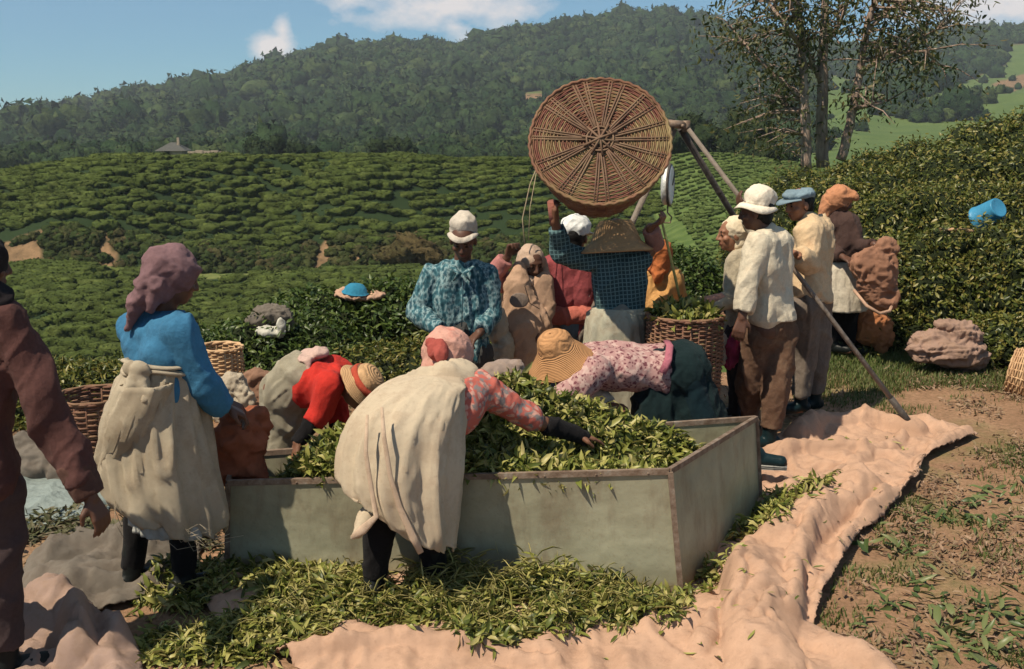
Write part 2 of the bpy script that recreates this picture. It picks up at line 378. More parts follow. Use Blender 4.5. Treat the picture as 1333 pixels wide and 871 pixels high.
# ================================================================ THE LAND
def zat(px, py, Y): return P(px, py, Y).z
PXC = np.array([-400, -100, 0, 100, 200, 300, 400, 500, 600, 700, 800, 900, 960, 1010, 1060, 1110, 1160, 1240, 1333, 1500, 1800], float)
def row(Y, spec, mode='y'):
    xs, ys = zip(*spec); v = np.interp(PXC, xs, ys)
    return (Y, np.array([zat(a, b_, Y) for a, b_ in zip(PXC, v)]) if mode == 'y' else v)
RIDGE = [(-400, 200), (-100, 168), (0, 153), (50, 142), (100, 132), (150, 124), (200, 116), (270, 107), (300, 104), (330, 88), (400, 74), (470, 60), (530, 54), (600, 58), (640, 46), (700, 34), (760, 24), (820, 17), (870, 14), (930, 26),
         (1000, 44), (1060, 62), (1110, 60), (1160, 50), (1200, 42), (1250, 37), (1333, 32), (1500, 20), (1800, 30)]
ST = [row(-50, [(0, 0)], 'z'), row(9.2, [(0, 0), (1333, 0)], 'z'),
      row(11, [(900, -.7), (960, -.5), (1010, -.2), (1060, .1), (1160, .35), (1333, .7), (1800, .9)], 'z'),
      row(14, [(900, -2.0), (960, -1.5), (1010, -.55), (1060, .3), (1160, .9), (1333, 1.3), (1800, 1.6)], 'z'),
      row(25, [(800, -6.6), (900, -5.5), (960, -4), (1010, -1.5), (1060, .75), (1160, 1.0), (1333, .9), (1800, .9)], 'z'),
      row(45, [(800, -12.5), (900, -10), (1010, -7), (1160, -5), (1800, -5)], 'z'),
      row(62, [(0, 482), (600, 478), (800, 440), (900, 400), (1010, 330), (1110, 300), (1333, 290)]),
      row(84, [(0, 350), (600, 345), (800, 325), (900, 300), (1010, 262), (1110, 250)]),
      row(86, [(-100, 346), (600, 342), (800, 322), (900, 296), (1010, 258), (1110, 245)]),
      row(87.2, [(-100, 322), (0, 322), (600, 326), (800, 312), (900, 290), (1010, 254), (1110, 240)]),
      row(96, [(-100, 262), (0, 258), (200, 246), (600, 246), (800, 246), (900, 240), (1010, 230), (1110, 228)]),
      row(102, [(-400, 260), (-100, 240), (0, 229), (60, 219), (130, 211), (200, 207), (300, 203), (400, 205), (560, 206), (700, 207), (800, 208), (860, 204), (900, 201), (930, 200), (970, 206), (1010, 214), (1060, 222), (1110, 222)]),
      row(108, [(-400, 262), (0, 232), (200, 209), (300, 206), (700, 210), (900, 203), (1010, 217), (1110, 225)]),
      row(135, [(-400, 270), (0, 236), (150, 212), (190, 203), (230, 198), (290, 200), (340, 210), (700, 232), (900, 215), (1010, 225), (1110, 225)]),
      row(200, [(-400, 250), (0, 240), (700, 235), (900, 210), (1010, 212), (1110, 205), (1333, 200)]),
      row(260, [(-400, 235), (0, 222), (700, 215), (900, 198), (1010, 200), (1110, 190), (1333, 190)]),
      row(400, [(-400, 222), (0, 205), (700, 186), (900, 175), (980, 178), (1060, 160), (1090, 150), (1180, 165), (1260, 160), (1333, 150)])]
RIDGE = [(a, b_+8+max(0, 300-max(a, 0))*.035) for a, b_ in RIDGE]
rx_, ry_ = zip(*RIDGE); rid = np.interp(PXC, rx_, ry_)
ST.append((620, np.array([zat(a, b_+.42*(202-b_), 620) for a, b_ in zip(PXC, rid)])))
STY = np.array([s[0] for s in ST]+[900, 1150, 1600, 5200]); STZ = np.array([s[1] for s in ST])
def _sy(Y): return np.where(Y < 9.2, Y, 9.2+40*np.log(np.maximum(Y, 9.2)/9.2))
RZ = np.array([zat(a, b_, 900) for a, b_ in RIDGE]); RXA = np.array(rx_, float)
def H(X, Y, rough=True):
    X = np.asarray(X, float); Y = np.asarray(Y, float); px = 666.5+1412*X/np.maximum(Y, 2.)
    cols = np.empty((len(STY),)+X.shape)
    for i in range(len(ST)): cols[i] = np.interp(px, PXC, STZ[i])
    rz = np.interp(px, RXA, RZ)
    cols[len(ST)] = rz; cols[len(ST)+1] = rz*.8-12; cols[len(ST)+2] = -20; cols[len(ST)+3] = -20
    sy = _sy(Y); K = _sy(STY); idx = np.clip(np.searchsorted(K, sy)-1, 0, len(K)-2)
    f = np.clip((sy-K[idx])/(K[idx+1]-K[idx]), 0, 1)
    ix = np.indices(X.shape); z0 = cols[(idx,)+tuple(ix)]; z1 = cols[(idx+1,)+tuple(ix)]
    z = z0*(1-f)+z1*f
    if rough:
        far = np.clip((Y-270)/200, 0, 1)*np.clip((880-Y)/200, .0, 1)
        z = z+far*(n2(X, Y, .006, 3, 3)*17+n2(X, Y, .02, 4, 2)*4)
        mid = np.clip((Y-60)/10, 0, 1)*np.clip((200-Y)/50, 0, 1)
        t_ = np.clip((Y-87)/15.5, 0, 1); pr_ = np.sin(math.pi*t_)**.8*(Y < 103); g_ = lambda c, w_, a: a*np.exp(-((px-c-30*(t_-.5))/w_)**2)
        z = z+pr_*(g_(150, 110, 1.5)+g_(352, 42, -1.9)+g_(470, 65, 1.3)+g_(600, 50, -.8)+g_(20, 45, -.9))
        t2_ = np.clip((Y-60)/24, 0, 1); z = z+np.sin(math.pi*t2_)*(Y < 84)*(g_(120, 90, 1.3)+g_(300, 60, -1.1)+g_(480, 90, .8))
        mid = mid*(1-.7*np.clip((Y-92)/10, 0, 1)); z = z+mid*(n2(X, Y, .045, 5, 2)*2.3+n2(X, Y, .13, 15, 2)*.7)
        near = np.clip((12-Y)/2, 0, 1)
        z = z+near*(n2(X, Y, 1.1, 6, 3)*.022+n2(X, Y, 6, 8, 2)*.008)
    return z
def proj(X, Y, z):
    v = CAMH-z; d = Y*math.cos(TH)+v*math.sin(TH)
    return 666.5+FPX*X/d, 435.5-FPX*(Y*math.sin(TH)-v*math.cos(TH))/d
ys = np.concatenate([np.linspace(-6, 2, 10)[:-1], np.linspace(2, 12, 190), np.geomspace(12.05, 62, 60), np.linspace(63, 112, 110), np.geomspace(113, 1100, 190), [1150, 1250, 1400]])
us = np.linspace(-1, 1, 420); us = np.sign(us)*np.abs(us)**1.25
YY, UU = np.meshgrid(ys, us, indexing='ij'); XX = UU*(np.abs(YY)*.95+5.5)
ZZ = H(XX, YY); nY, nU = YY.shape
V = np.stack([XX.ravel(), YY.ravel(), ZZ.ravel()], 1)
ii = (np.arange(nY-1)[:, None]*nU+np.arange(nU-1)[None]).ravel()
F = np.stack([ii, ii+1, ii+nU+1, ii+nU], 1)
PX, PY = proj(V[:, 0], np.maximum(V[:, 1], 1), V[:, 2])
CLEAR = [[(1060, 240), (1066, 120), (1080, 96), (1110, 104), (1150, 124), (1175, 132), (1205, 122), (1250, 108), (1290, 92), (1333, 74), (1500, 60), (1500, 260)],
         [(672, 122), (712, 118), (722, 136), (700, 146), (676, 138)], [(1290, 60), (1420, 50), (1420, 78), (1310, 84)]]
DIRT = [[(672, 124), (706, 120), (716, 132), (694, 142), (676, 138)], [(1292, 108), (1333, 96), (1345, 108), (1306, 124)]]
def inclear(px, py, Y): 
    m = np.zeros(len(px), bool)
    for c in CLEAR: m |= inpoly(px, py, c)
    return m & (Y > 230)
lawn = ((V[:, 1] > 8.9) & (V[:, 1] < 240)) | inclear(PX, PY, V[:, 1])
forest = ((V[:, 1] > 230) & ~lawn)*1.0; forest = np.maximum(forest, .95*((V[:, 1] > 56) & (V[:, 1] < 106) & (PX < 850)))  # second term: same dark colour on the ground between tea rows
bank = (V[:, 1] > 86.2) & (V[:, 1] < 87.4) & (PX < 760) & (n2(V[:, 0], V[:, 1]*.3, .16, 9) > .45)
PW = PX+n2(V[:, 0], V[:, 1], .5, 77)*22; bank |= (V[:, 1] > 85.9) & (V[:, 1]+n2(V[:, 0], V[:, 1], .35, 78)*1.6 < 88.3) & (((PW > -20) & (PW < 62)) | ((PW > 408) & (PW < 430)) | ((PW > 128) & (PW < 148)))
pass; path = (V[:, 1] > 83.6) & (V[:, 1] < 85.8) & (PX < 820)
dirt = np.zeros(len(V), bool)
for c in DIRT: dirt |= inpoly(PX, PY, c) & (V[:, 1] > 230)
gm = np_mesh('ground', V, F)
ca = gm.color_attributes.new('area', 'FLOAT_COLOR', 'POINT')
c4 = np.stack([lawn, forest, bank | dirt, path], 1).astype(np.float32); ca.data.foreach_set('color', c4.ravel())
b = NB('ground'); at = b.n('ShaderNodeAttribute'); at.attribute_name = 'area'; sp = b.n('ShaderNodeSeparateColor'); b.L(at.outputs['Color'], sp.inputs[0])
soil = b.ramp(b.noise(2.2, 8, .65), [(.3, (.21, .115, .07)), (.55, (.34, .20, .125)), (.75, (.44, .28, .18))])
soil = b.mix(b.ramp(b.noise(38, 5, .7), [(.35, (0, 0, 0)), (.7, (1, 1, 1))]), soil, (.16, .10, .055))
gr = b.ramp(b.noise(60, 4, .7), [(.3, (.035, .055, .014)), (.7, (.13, .15, .045))])
near = b.mix(b.ramp(b.noise(1.1, 6, .6), [(.52, (0, 0, 0)), (.66, (.7, .7, .7))]), soil, gr)
lw = b.ramp(b.noise(.09, 6, .6), [(.3, (.075, .115, .034)), (.7, (.125, .165, .050))])
wv = b.n('ShaderNodeTexWave'); wv.bands_direction = 'Y'; wv.inputs['Scale'].default_value = .22; wv.inputs['Distortion'].default_value = 5; wv.inputs['Detail'].default_value = 3; wv.inputs['Detail Scale'].default_value = .4; b.L(b.tc, wv.inputs[0])
lw = b.mix(b.math('MULTIPLY', wv.outputs['Fac'], .4), lw, (.028, .06, .012))
lw = b.mix(b.ramp(b.noise(1.3, 4, .7), [(.4, (0, 0, 0)), (.8, (.7, .7, .7))]), lw, (.025, .055, .012))
col = b.mix(sp.outputs['Red'], near, lw)
col = b.mix(sp.outputs['Green'], col, (.014, .027, .010))
col = b.mix(at.outputs['Alpha'], col, b.ramp(b.noise(.7, 5), [(.35, (.06, .10, .025)), (.7, (.20, .19, .07))]))
col = b.mix(sp.outputs['Blue'], col, b.ramp(b.noise(.6, 6, .7), [(.35, (.085, .058, .033)), (.7, (.29, .18, .10))]))
b.bump(b.noise(45, 6, .7), .6, .03); b.fin(col, .95); gm.materials.append(b.m)
tag(link('ground', gm), 'brown soil with grass falling away to green valley', None, None, 'structure')
del V, F
# ---------------------------------------------------------------- crowns / bushes as merged lumps
def ico(sub):
    import bmesh
    bm = bmesh.new(); bmesh.ops.create_icosphere(bm, subdivisions=sub, radius=1)
    V = np.array([v.co[:] for v in bm.verts]); F = np.array([[v.index for v in f.verts] for f in bm.faces]); bm.free(); return V, F
I1, I2, I3 = ico(2), ico(3), ico(4)      # 42 / 162 / 642 vertices
def lumps(name, pos, rad, base, mat, jit=.28, nvar=8, fr=1.6, flat=None, tris=0, ts=.3):
    V0, F0 = base; var = []
    for k in range(nvar):
        d = fbm(V0*fr+k*13.7, k, 3); q = V0*(1+jit*2*d+jit*.9*fbm(V0*fr*3.5+k*3.1, k+5, 2)+rng.normal(0, .035, len(V0)))[:, None]
        if flat is not None: q = q.copy(); q[:, 2] = np.where(q[:, 2] > flat, flat+(q[:, 2]-flat)*.35, q[:, 2])
        if tris:
            k_ = rng.integers(0, len(q), tris*3); k_ = k_[V0[k_][:, 2] > -.35][:tris]; c_ = q[k_]*rng.uniform(.92, 1.14, (tris, 1))
            t_ = c_[:, None, :]+rng.normal(0, ts*.5, (tris, 3, 3)); q = np.concatenate([q, t_.reshape(-1, 3)])
        var.append(q)
    if tris: F0 = np.concatenate([F0, len(V0)+np.arange(tris*3).reshape(-1, 3)])
    var = np.array(var); N = len(pos); k = rng.integers(0, nvar, N); a = rng.uniform(0, 2*math.pi, N); T = var[k].copy()
    x = T[:, :, 0]*np.cos(a)[:, None]-T[:, :, 1]*np.sin(a)[:, None]; y = T[:, :, 0]*np.sin(a)[:, None]+T[:, :, 1]*np.cos(a)[:, None]
    V = np.stack([x, y, T[:, :, 2]], 2)*rad[:, None, :]+pos[:, None, :]
    Fa = F0[None]+(np.arange(N)*T.shape[1])[:, None, None]
    return V.reshape(-1, 3), Fa.reshape(-1, 3)
def foliage_mat(name, cols, fr, bumpsc, bst=.9, dist=.3):
    b = NB(name); ri = b.n('ShaderNodeNewGeometry').outputs['Random Per Island']; n = len(cols)
    col = b.ramp(ri, [(i/(n-1), c) for i, c in enumerate(cols)])
    col = b.mix(b.ramp(b.noise(fr, 5, .7), [(.35, (.9, .9, .9)), (.65, (0, 0, 0))]), col, dk(cols[0], .45))
    b.bump(b.noise(bumpsc, 5, .75), bst, dist); b.b.inputs['Specular IOR Level'].default_value = .1
    return b.fin(col, .9)
def scatter_polar(n, px0, px1, y0, y1):
    Y = np.sqrt(rng.uniform(y0**2, y1**2, n)); px = rng.uniform(px0, px1, n); return (px-666.5)/1412*Y, Y
fm_ = foliage_mat('forest', [(.018, .044, .015), (.036, .072, .022), (.055, .092, .028), (.042, .076, .030), (.090, .120, .040), (.027, .057, .020)], .22, .5, 1, 2.0)
V_, F_, M0 = [], [], 0
for (n, y0, y1, base, r0) in ((6500, 240, 460, I2, 1.9), (30000, 440, 1000, I1, 2.7)):
    X, Y = scatter_polar(n, -200, 1560, y0, y1); z = H(X, Y); px, py = proj(X, Y, z)
    k = ~inclear(px, py, Y) | (rng.random(n) < .012)
    tr_ = inpoly(px, py, [(1130, 148), (1170, 132), (1230, 138), (1290, 132), (1280, 158), (1200, 160)]) & (Y > 230) & (rng.random(n) < .5); k |= tr_
    X, Y, z = X[k], Y[k], z[k]; s = r0*np.exp(rng.normal(-.05, .42, len(X)))
    rad = np.stack([s, s, s*rng.uniform(.75, 1.25, len(X))], 1)
    v, f = lumps('', np.stack([X, Y, z+s*.55], 1), rad, base, None, .34, 12, 1.9, None, 150 if base is I2 else 60, .22 if base is I2 else .30)
    V_.append(v); F_.append(f+M0); M0 += len(v)
tag(link('forest', np_mesh('forest', np.concatenate(V_), np.concatenate(F_), fm_)), 'dense dark green forest covering the mountain behind', 'forest', None, 'stuff')
# ---------------------------------------------------------------- tea fields
tm = foliage_mat('tea_bushes', [(.078, .108, .024), (.105, .142, .033), (.128, .165, .040), (.090, .126, .030), (.148, .180, .048)], 1.1, 7, 1, .25)
tm2 = foliage_mat('pale_tea', [(.100, .140, .040), (.115, .158, .046), (.13, .172, .052)], .6, 7, .6, .15)
def tea(name, label, y0, y1, px0, px1, dR, dX, size, slant, seed, keep=lambda px, py, Y: True, tm=tm):
    Rr = np.arange(y0-12, y1+12, dR); pos = []
    for r in Rr:
        x = np.arange((px0-666.5)/1412*y1, (px1-666.5)/1412*y1, dX); x = x+rng.uniform(-.25, .25, len(x))*dX
        y = r+slant(x, r)+n2(x, np.full(len(x), r), .07, seed, 3)*4.2+n2(x, np.full(len(x), r*1.7), .35, seed+2, 2)*.7+rng.uniform(-.2, .2, len(x))*dR; pos.append(np.stack([x, y], 1))
    p = np.concatenate(pos); X, Y = p[:, 0], p[:, 1]; z = H(X, Y); px, py = proj(X, Y, z)
    k = (Y > y0) & (Y < y1) & (px > px0) & (px < px1) & (n2(X, Y, .16, seed+4, 2) > -1.6) & keep(px, py, Y) & (rng.random(len(X)) > .07)
    X, Y, z = X[k], Y[k], z[k]; N = len(X); s = size*rng.uniform(.8, 1.35, N)
    rad = np.stack([s*1.15, s*.80, s*.66], 1)
    V, F = lumps('', np.stack([X, Y, z+.12], 1), rad, I2, None, .24, 12, 2.2, .5, 90, .22)
    tag(link(name, np_mesh(name, V, F, tm)), label, 'tea field', None, 'stuff'); return N
bankm = lambda px, py, Y: ~((Y > 83) & (Y < 87.6)) & ~(((px > -20) & (px < 62)) & (Y > 83) & (Y < 90)) & ~(((px > 406) & (px < 430)) & (Y > 83) & (Y < 90))
tea('tea_rows', 'rounded tea hill covered in rows of clipped bushes', 87.8, 103.5, -220, 560, 1.22, 1.02, .70, lambda x, r: np.sin(x*.11+1)*1.6+.06*x, 11, bankm)
tea('tea_rows', 'tea slope below the dirt path with diagonal rows of bushes', 58, 83.2, -220, 600, 1.32, 1.1, .76, lambda x, r: -.35*x+np.sin(x*.13)*1.5, 21, bankm)
tea('tea_rows', 'fine tea rows behind the big basket, finer than hill on left', 64, 104.0, 545, 860, 1.05, .92, .56, lambda x, r: .28*x, 31, bankm)
tea('tea_rows', 'smooth low pale tea rows right of the big basket', 40, 104, 850, 1075, .72, .55, .235, lambda x, r: .35*x, 41, tm=tm2)
# path edge scrub
X, Y = scatter_polar(950, -160, 800, 85.6, 88.8); z = H(X, Y); pxs, _ = proj(X, Y, z); pw = pxs+n2(X, Y, .5, 77)*22; kk_ = ~(((pw > -20) & (pw < 62)) | ((pw > 408) & (pw < 430)) | ((pw > 128) & (pw < 148))) | (rng.random(len(X)) < .10); X, Y, z = X[kk_], Y[kk_], z[kk_]; s = rng.uniform(.25, .62, len(X))
V, F = lumps('', np.stack([X, Y, z+.1], 1), np.stack([s, s, s*.8], 1), I2, None, .35, 8, 2.2, None, 60, .25)
tag(link('path_scrub', np_mesh('path_scrub', V, F, foliage_mat('scrub', [(.04, .06, .018), (.06, .09, .025), (.09, .095, .035), (.11, .085, .04)], 1.5, 6))), 'scrubby plants along the dirt path edge', 'scrub', None, 'stuff')
# reddish shrub on the bank, shrubs at forest foot
brm = foliage_mat('dry_shrub', [(.12, .09, .04), (.16, .12, .05), (.09, .09, .035)], 2, 8)
pos = np.array([list(P(a, b_, Yq)) for a, b_, Yq in ((520, 332, 85.7), (545, 326, 86.2), (532, 318, 87), (560, 334, 85.6))]); rad = np.array([[1.3, .8, .9], [1.5, .9, 1.0], [1.1, .8, .9], [.9, .6, .7]])
V, F = lumps('', pos, rad, I2, None, .4, 4, 2.4, None, 260, .2)
tag(link('dry_shrub', np_mesh('dry_shrub', V, F, brm)), 'reddish brown dry shrub on bank left of man in blue check shirt', 'shrub')
dm = foliage_mat('dark_shrub', [(.020, .036, .014), (.030, .048, .018), (.045, .062, .024)], 1.2, 4)
for i, (px, py, Yq, r, lab) in enumerate(((345, 200, 150, 2.2, 'dark round tree on crest right of hut'), (378, 200, 152, 1.9, 'smaller dark tree beside the round one on crest'), (510, 198, 155, 2.0, 'dark tree at forest foot above tea rows'),
        (912, 188, 125, 2.4, 'dark bushy tree above pale tea slope'), (945, 190, 118, 2.6, 'broad dark tree left of tall tree trunks'), (975, 196, 112, 2.2, 'dark tree just left of tall trunks'), (1002, 204, 104, 1.6, 'low dark tree at foot of tall trunks'))):
    c = P(px, py, Yq); k = 7
    off = rng.normal(size=(k, 3))*np.array([.55, .4, .4])*r; V, F = lumps('', np.array(c)+off, np.full((k, 3), r*.62), I2, None, .4, 5, 2.6, None, 260, .2)
    o = empty('bushy_tree', (c.x, c.y, c.z-r*1.3), lab, 'tree', 'dark trees at the foot of the forest')
    m = MB(); m.tube([(c.x, c.y, c.z-r*1.5), (c.x+.1, c.y, c.z-.2*r)], [.22, .14], 8); m.build('trunk', dm, o)
    me = np_mesh('crown', V-np.array(o.location), F, dm); link('crown', me, o)
# ---------------------------------------------------------------- hut on the crest
stn = cloth('hut_wall', (.34, .27, .21), weave=8); rfm = cloth('hut_roof', (.085, .085, .08), weave=20)
c = P(226, 196, 128); hut = empty('hut', (c.x, c.y, c.z-.6), 'small grey roofed hut on crest of tea hill', 'hut')
m = MB(); m.box((c.x, c.y, c.z-.75), (1.3, 1.0, .8)); m.build('wall', stn, hut, smooth=False)
m = MB(); m.add([(c.x-1.8, c.y-1.4, c.z+.0), (c.x+1.8, c.y-1.4, c.z+.0), (c.x+1.8, c.y+1.4, c.z+.0), (c.x-1.8, c.y+1.4, c.z+.0), (c.x-.3, c.y, c.z+.95), (c.x+.3, c.y, c.z+.95)],
               [(0, 1, 5, 4), (2, 3, 4, 5), (1, 2, 5), (3, 0, 4), (3, 2, 1, 0)]); rf = m.build('roof', rfm, hut, smooth=False)
m = MB(); m.box((c.x+.7, c.y-.3, c.z+1.0), (.14, .14, .5)); o = m.build('chimney', stn, hut, smooth=False); 
m = MB(); m.box((c.x-.4, c.y-1.23, c.z-.5), (.3, .03, .5)); m.build('door', dm, hut, smooth=False)
c = P(268, 200, 126); m = MB()
for k in range(5): m.box((c.x-1.6+k*.85, c.y+.1*k, c.z-.1+.05*math.sin(k)), (.42, .25, .35+.08*(k % 2)))
tag(m.build('stone_wall', stn, None, smooth=False), 'low brown stone terrace wall right of the hut', 'wall')
# ---------------------------------------------------------------- leafy hedges close by
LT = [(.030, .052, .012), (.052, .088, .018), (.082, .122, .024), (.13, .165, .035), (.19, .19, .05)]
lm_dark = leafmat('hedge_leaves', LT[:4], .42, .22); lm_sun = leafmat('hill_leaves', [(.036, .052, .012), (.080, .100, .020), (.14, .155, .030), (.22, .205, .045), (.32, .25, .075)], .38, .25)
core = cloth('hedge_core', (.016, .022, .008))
def sample(me, n):
    me.calc_loop_triangles(); T = np.empty(len(me.loop_triangles)*3, np.int32); me.loop_triangles.foreach_get('vertices', T); T = T.reshape(-1, 3)
    co = np.empty(len(me.vertices)*3, np.float32); me.vertices.foreach_get('co', co); co = co.reshape(-1, 3)
    a, b_, c_ = co[T[:, 0]], co[T[:, 1]], co[T[:, 2]]; cr = np.cross(b_-a, c_-a); ar = np.linalg.norm(cr, axis=1)
    k = rng.choice(len(T), n, p=ar/ar.sum()); u = rng.random((n, 1)); v = rng.random((n, 1)); s_ = u+v > 1; u = np.where(s_, 1-u, u); v = np.where(s_, 1-v, v)
    return a[k]+u*(b_-a)[k]+v*(c_-a)[k], cr[k]/(ar[k][:, None]+1e-12)
def hedge(name, label, cat, prims, n, size, lmat, bumpa=.07, group=None, zmin=-99, depth=.12, flat=.75):
    me = fuse(prims, .045, 2); displace(me, bumpa, 2.6, len(label), (1, 1, 1), .7)
    V0 = np.empty(len(me.vertices)*3, np.float32); me.vertices.foreach_get('co', V0); V0 = V0.reshape(-1, 3)
    p, q = sample(me, int(n*1.4)); k = (q[:, 2] > -.35); p, q = p[k][:n], q[k][:n]
    # denser clumps, thin gaps
    kk = (fbm(p*3.2, 5, 3) > -.52); p, q = p[kk], q[kk]
    p = p+q*rng.uniform(-.02, depth, (len(p), 1))*(1+fbm(p*1.7, 9, 2))[:, None]
    lv, lf = leaves(p, q*.6+np.array([0, 0, .5]), size, flat)
    F0 = [tuple(f.vertices) for f in me.polygons]; F0t = np.array([f for f in F0 if len(f) == 4]); 
    V = np.concatenate([V0*1.0, lv]); c0 = V0.mean(0)
    V[:len(V0)] = V0
    m2 = np_mesh(name, V, [F0t, lf+len(V0)], [core, lmat], np.concatenate([np.zeros(len(F0t)), np.ones(len(lf))]))
    bpy.data.meshes.remove(me)
    return tag(link(name, m2), label, cat, group)
def hrow(pts, r, hz, n=None):
    pr = []
    for i in range(len(pts)-1):
        a, b_ = Vector(pts[i]), Vector(pts[i+1]); L = (b_-a).length; k = max(2, int(L/(r*.62)))
        for j in range(k):
            c = a.lerp(b_, j/k)+Vector((random.uniform(-.06, .06), random.uniform(-.1, .1), random.uniform(-.07, .05)))
            pr.append(ellip(c-Vector((0, 0, hz*.5)), (r*random.uniform(.85, 1.15), r*random.uniform(.85, 1.1), hz*.5+.02)))
    return pr
g = 'tea hedges on the slope at right'
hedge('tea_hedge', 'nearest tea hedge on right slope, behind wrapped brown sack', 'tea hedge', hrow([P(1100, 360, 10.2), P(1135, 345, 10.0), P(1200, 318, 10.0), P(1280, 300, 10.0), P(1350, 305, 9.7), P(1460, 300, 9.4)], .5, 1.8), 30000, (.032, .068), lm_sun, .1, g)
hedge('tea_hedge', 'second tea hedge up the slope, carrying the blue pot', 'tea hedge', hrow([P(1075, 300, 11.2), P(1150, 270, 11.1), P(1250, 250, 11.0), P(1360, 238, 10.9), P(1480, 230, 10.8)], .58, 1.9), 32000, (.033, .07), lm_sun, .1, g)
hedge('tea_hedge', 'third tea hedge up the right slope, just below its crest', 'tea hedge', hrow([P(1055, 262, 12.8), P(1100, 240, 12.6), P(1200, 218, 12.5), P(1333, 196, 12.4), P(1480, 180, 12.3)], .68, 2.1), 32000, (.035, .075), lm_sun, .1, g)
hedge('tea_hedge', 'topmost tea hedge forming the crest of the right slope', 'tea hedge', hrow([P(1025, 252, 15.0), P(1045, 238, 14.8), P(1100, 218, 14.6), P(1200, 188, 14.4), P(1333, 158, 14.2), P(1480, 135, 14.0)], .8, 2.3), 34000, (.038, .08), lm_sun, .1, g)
g = 'tea hedges at the edge of the left terrace'
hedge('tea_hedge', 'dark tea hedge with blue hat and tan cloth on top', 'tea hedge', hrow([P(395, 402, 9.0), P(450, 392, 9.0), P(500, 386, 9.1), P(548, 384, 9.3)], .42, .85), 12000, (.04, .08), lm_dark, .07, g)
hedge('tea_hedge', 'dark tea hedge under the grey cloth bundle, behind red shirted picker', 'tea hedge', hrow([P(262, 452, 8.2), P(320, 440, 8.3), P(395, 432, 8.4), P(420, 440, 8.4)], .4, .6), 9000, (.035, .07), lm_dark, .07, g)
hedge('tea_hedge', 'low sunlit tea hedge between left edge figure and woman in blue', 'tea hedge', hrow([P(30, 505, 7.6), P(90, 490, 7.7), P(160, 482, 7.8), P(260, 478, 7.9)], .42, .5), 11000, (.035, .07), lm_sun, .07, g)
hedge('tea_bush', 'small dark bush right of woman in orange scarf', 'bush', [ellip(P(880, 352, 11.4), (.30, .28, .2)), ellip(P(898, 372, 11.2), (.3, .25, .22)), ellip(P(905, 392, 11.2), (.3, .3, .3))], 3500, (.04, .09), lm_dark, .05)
hedge('weed_bush', 'low bright green weeds behind red shirted picker', 'bush', hrow([P(470, 470, 8.2), P(540, 462, 8.3), P(600, 470, 8.4), P(680, 460, 8.6)], .3, .28), 6000, (.03, .06), lm_sun, .06)
hedge('weed_bush', 'green weeds between wrapped sack and wicker basket at right edge', 'bush', hrow([P(1285, 430, 9.3), P(1320, 425, 9.2), P(1400, 430, 9.0)], .3, .4), 5000, (.03, .07), lm_sun, .06)
# ---------------------------------------------------------------- tall trees
def bark_mat():
    b = NB('bark'); v = b.map((6, 6, 1.2)); col = b.ramp(b.noise(1.6, 6, .65, v), [(.35, (.17, .115, .09)), (.55, (.32, .23, .185)), (.72, (.48, .38, .32))])
    b.bump(b.noise(5, 5, .6, v), .8, .05); return b.fin(col, .9)
bark = bark_mat(); tl = leafmat('tall_tree_leaves', [(.035, .045, .014), (.06, .072, .02), (.10, .10, .03), (.17, .13, .05)], .5, .3)
def tall_tree(label, Y, trunk, tr, limbs, nl, extra_clouds):
    pts = [P(a, b_, Y) for a, b_ in trunk]; base = pts[0].copy()
    o = empty('tall_tree', base, label, 'tree', 'tall trees at the top of the right slope')
    s = SC(Y, 3); m = MB(); n = len(pts)
    def smoothp(pp, k=4):
        out_ = []
        for i in range(len(pp)-1):
            for j in range(k): out_.append(Vector(pp[i]).lerp(Vector(pp[i+1]), j/k)+Vector((random.uniform(-.02, .02), random.uniform(-.02, .02), 0)))
        return out_+[Vector(pp[-1])]
    sp_ = smoothp(pts); m.tube(sp_, [tr*(1-.55*i/(len(sp_)-1)) for i in range(len(sp_))], 12)
    C = []; 
    for li in limbs:
        q = [P(a, b_, Y+random.uniform(-1.2, 1.2)*(i > 0)) for i, (a, b_) in enumerate(li)]; q = smoothp(q, 3); r0 = tr*.42
        m.tube(q, [r0*(1-.8*i/(len(q)-1))+.008 for i in range(len(q))], 7)
        for i in range(2, len(q)):
            for t in range(3):
                e = q[i]+Vector((random.gauss(0, .5), random.gauss(0, .6), random.gauss(.1, .38)))
                m.tube([q[i], q[i].lerp(e, .5)+Vector((0, 0, .08)), e], [.022, .014, .006], 4); C.append(e); C.append(q[i].lerp(e, .6))
    for (a, b_, rx, rz, k) in extra_clouds:
        c = P(a, b_, Y)
        for t in range(k):
            e = c+Vector((random.gauss(0, rx/s), random.gauss(0, .8), random.gauss(0, rz/s))); C.append(e)
            nb = min(sp_, key=lambda v: (v-e).length); 
            if random.random() < .6: m.tube([nb, nb.lerp(e, .5)+Vector((0, 0, .15)), e], [.03, .018, .006], 4)
    m.build('trunk', bark, o)
    C = np.array([list(c) for c in C]); k = rng.integers(0, len(C), nl); p = C[k]+rng.normal(size=(nl, 3))*np.array([.22, .22, .20])
    V, F = leaves(p, rng.normal(size=(nl, 3)), (.09, .19), .5, droop=1.2, wid=.9)
    link('crown', np_mesh('crown', V-np.array(base), F, tl), o)
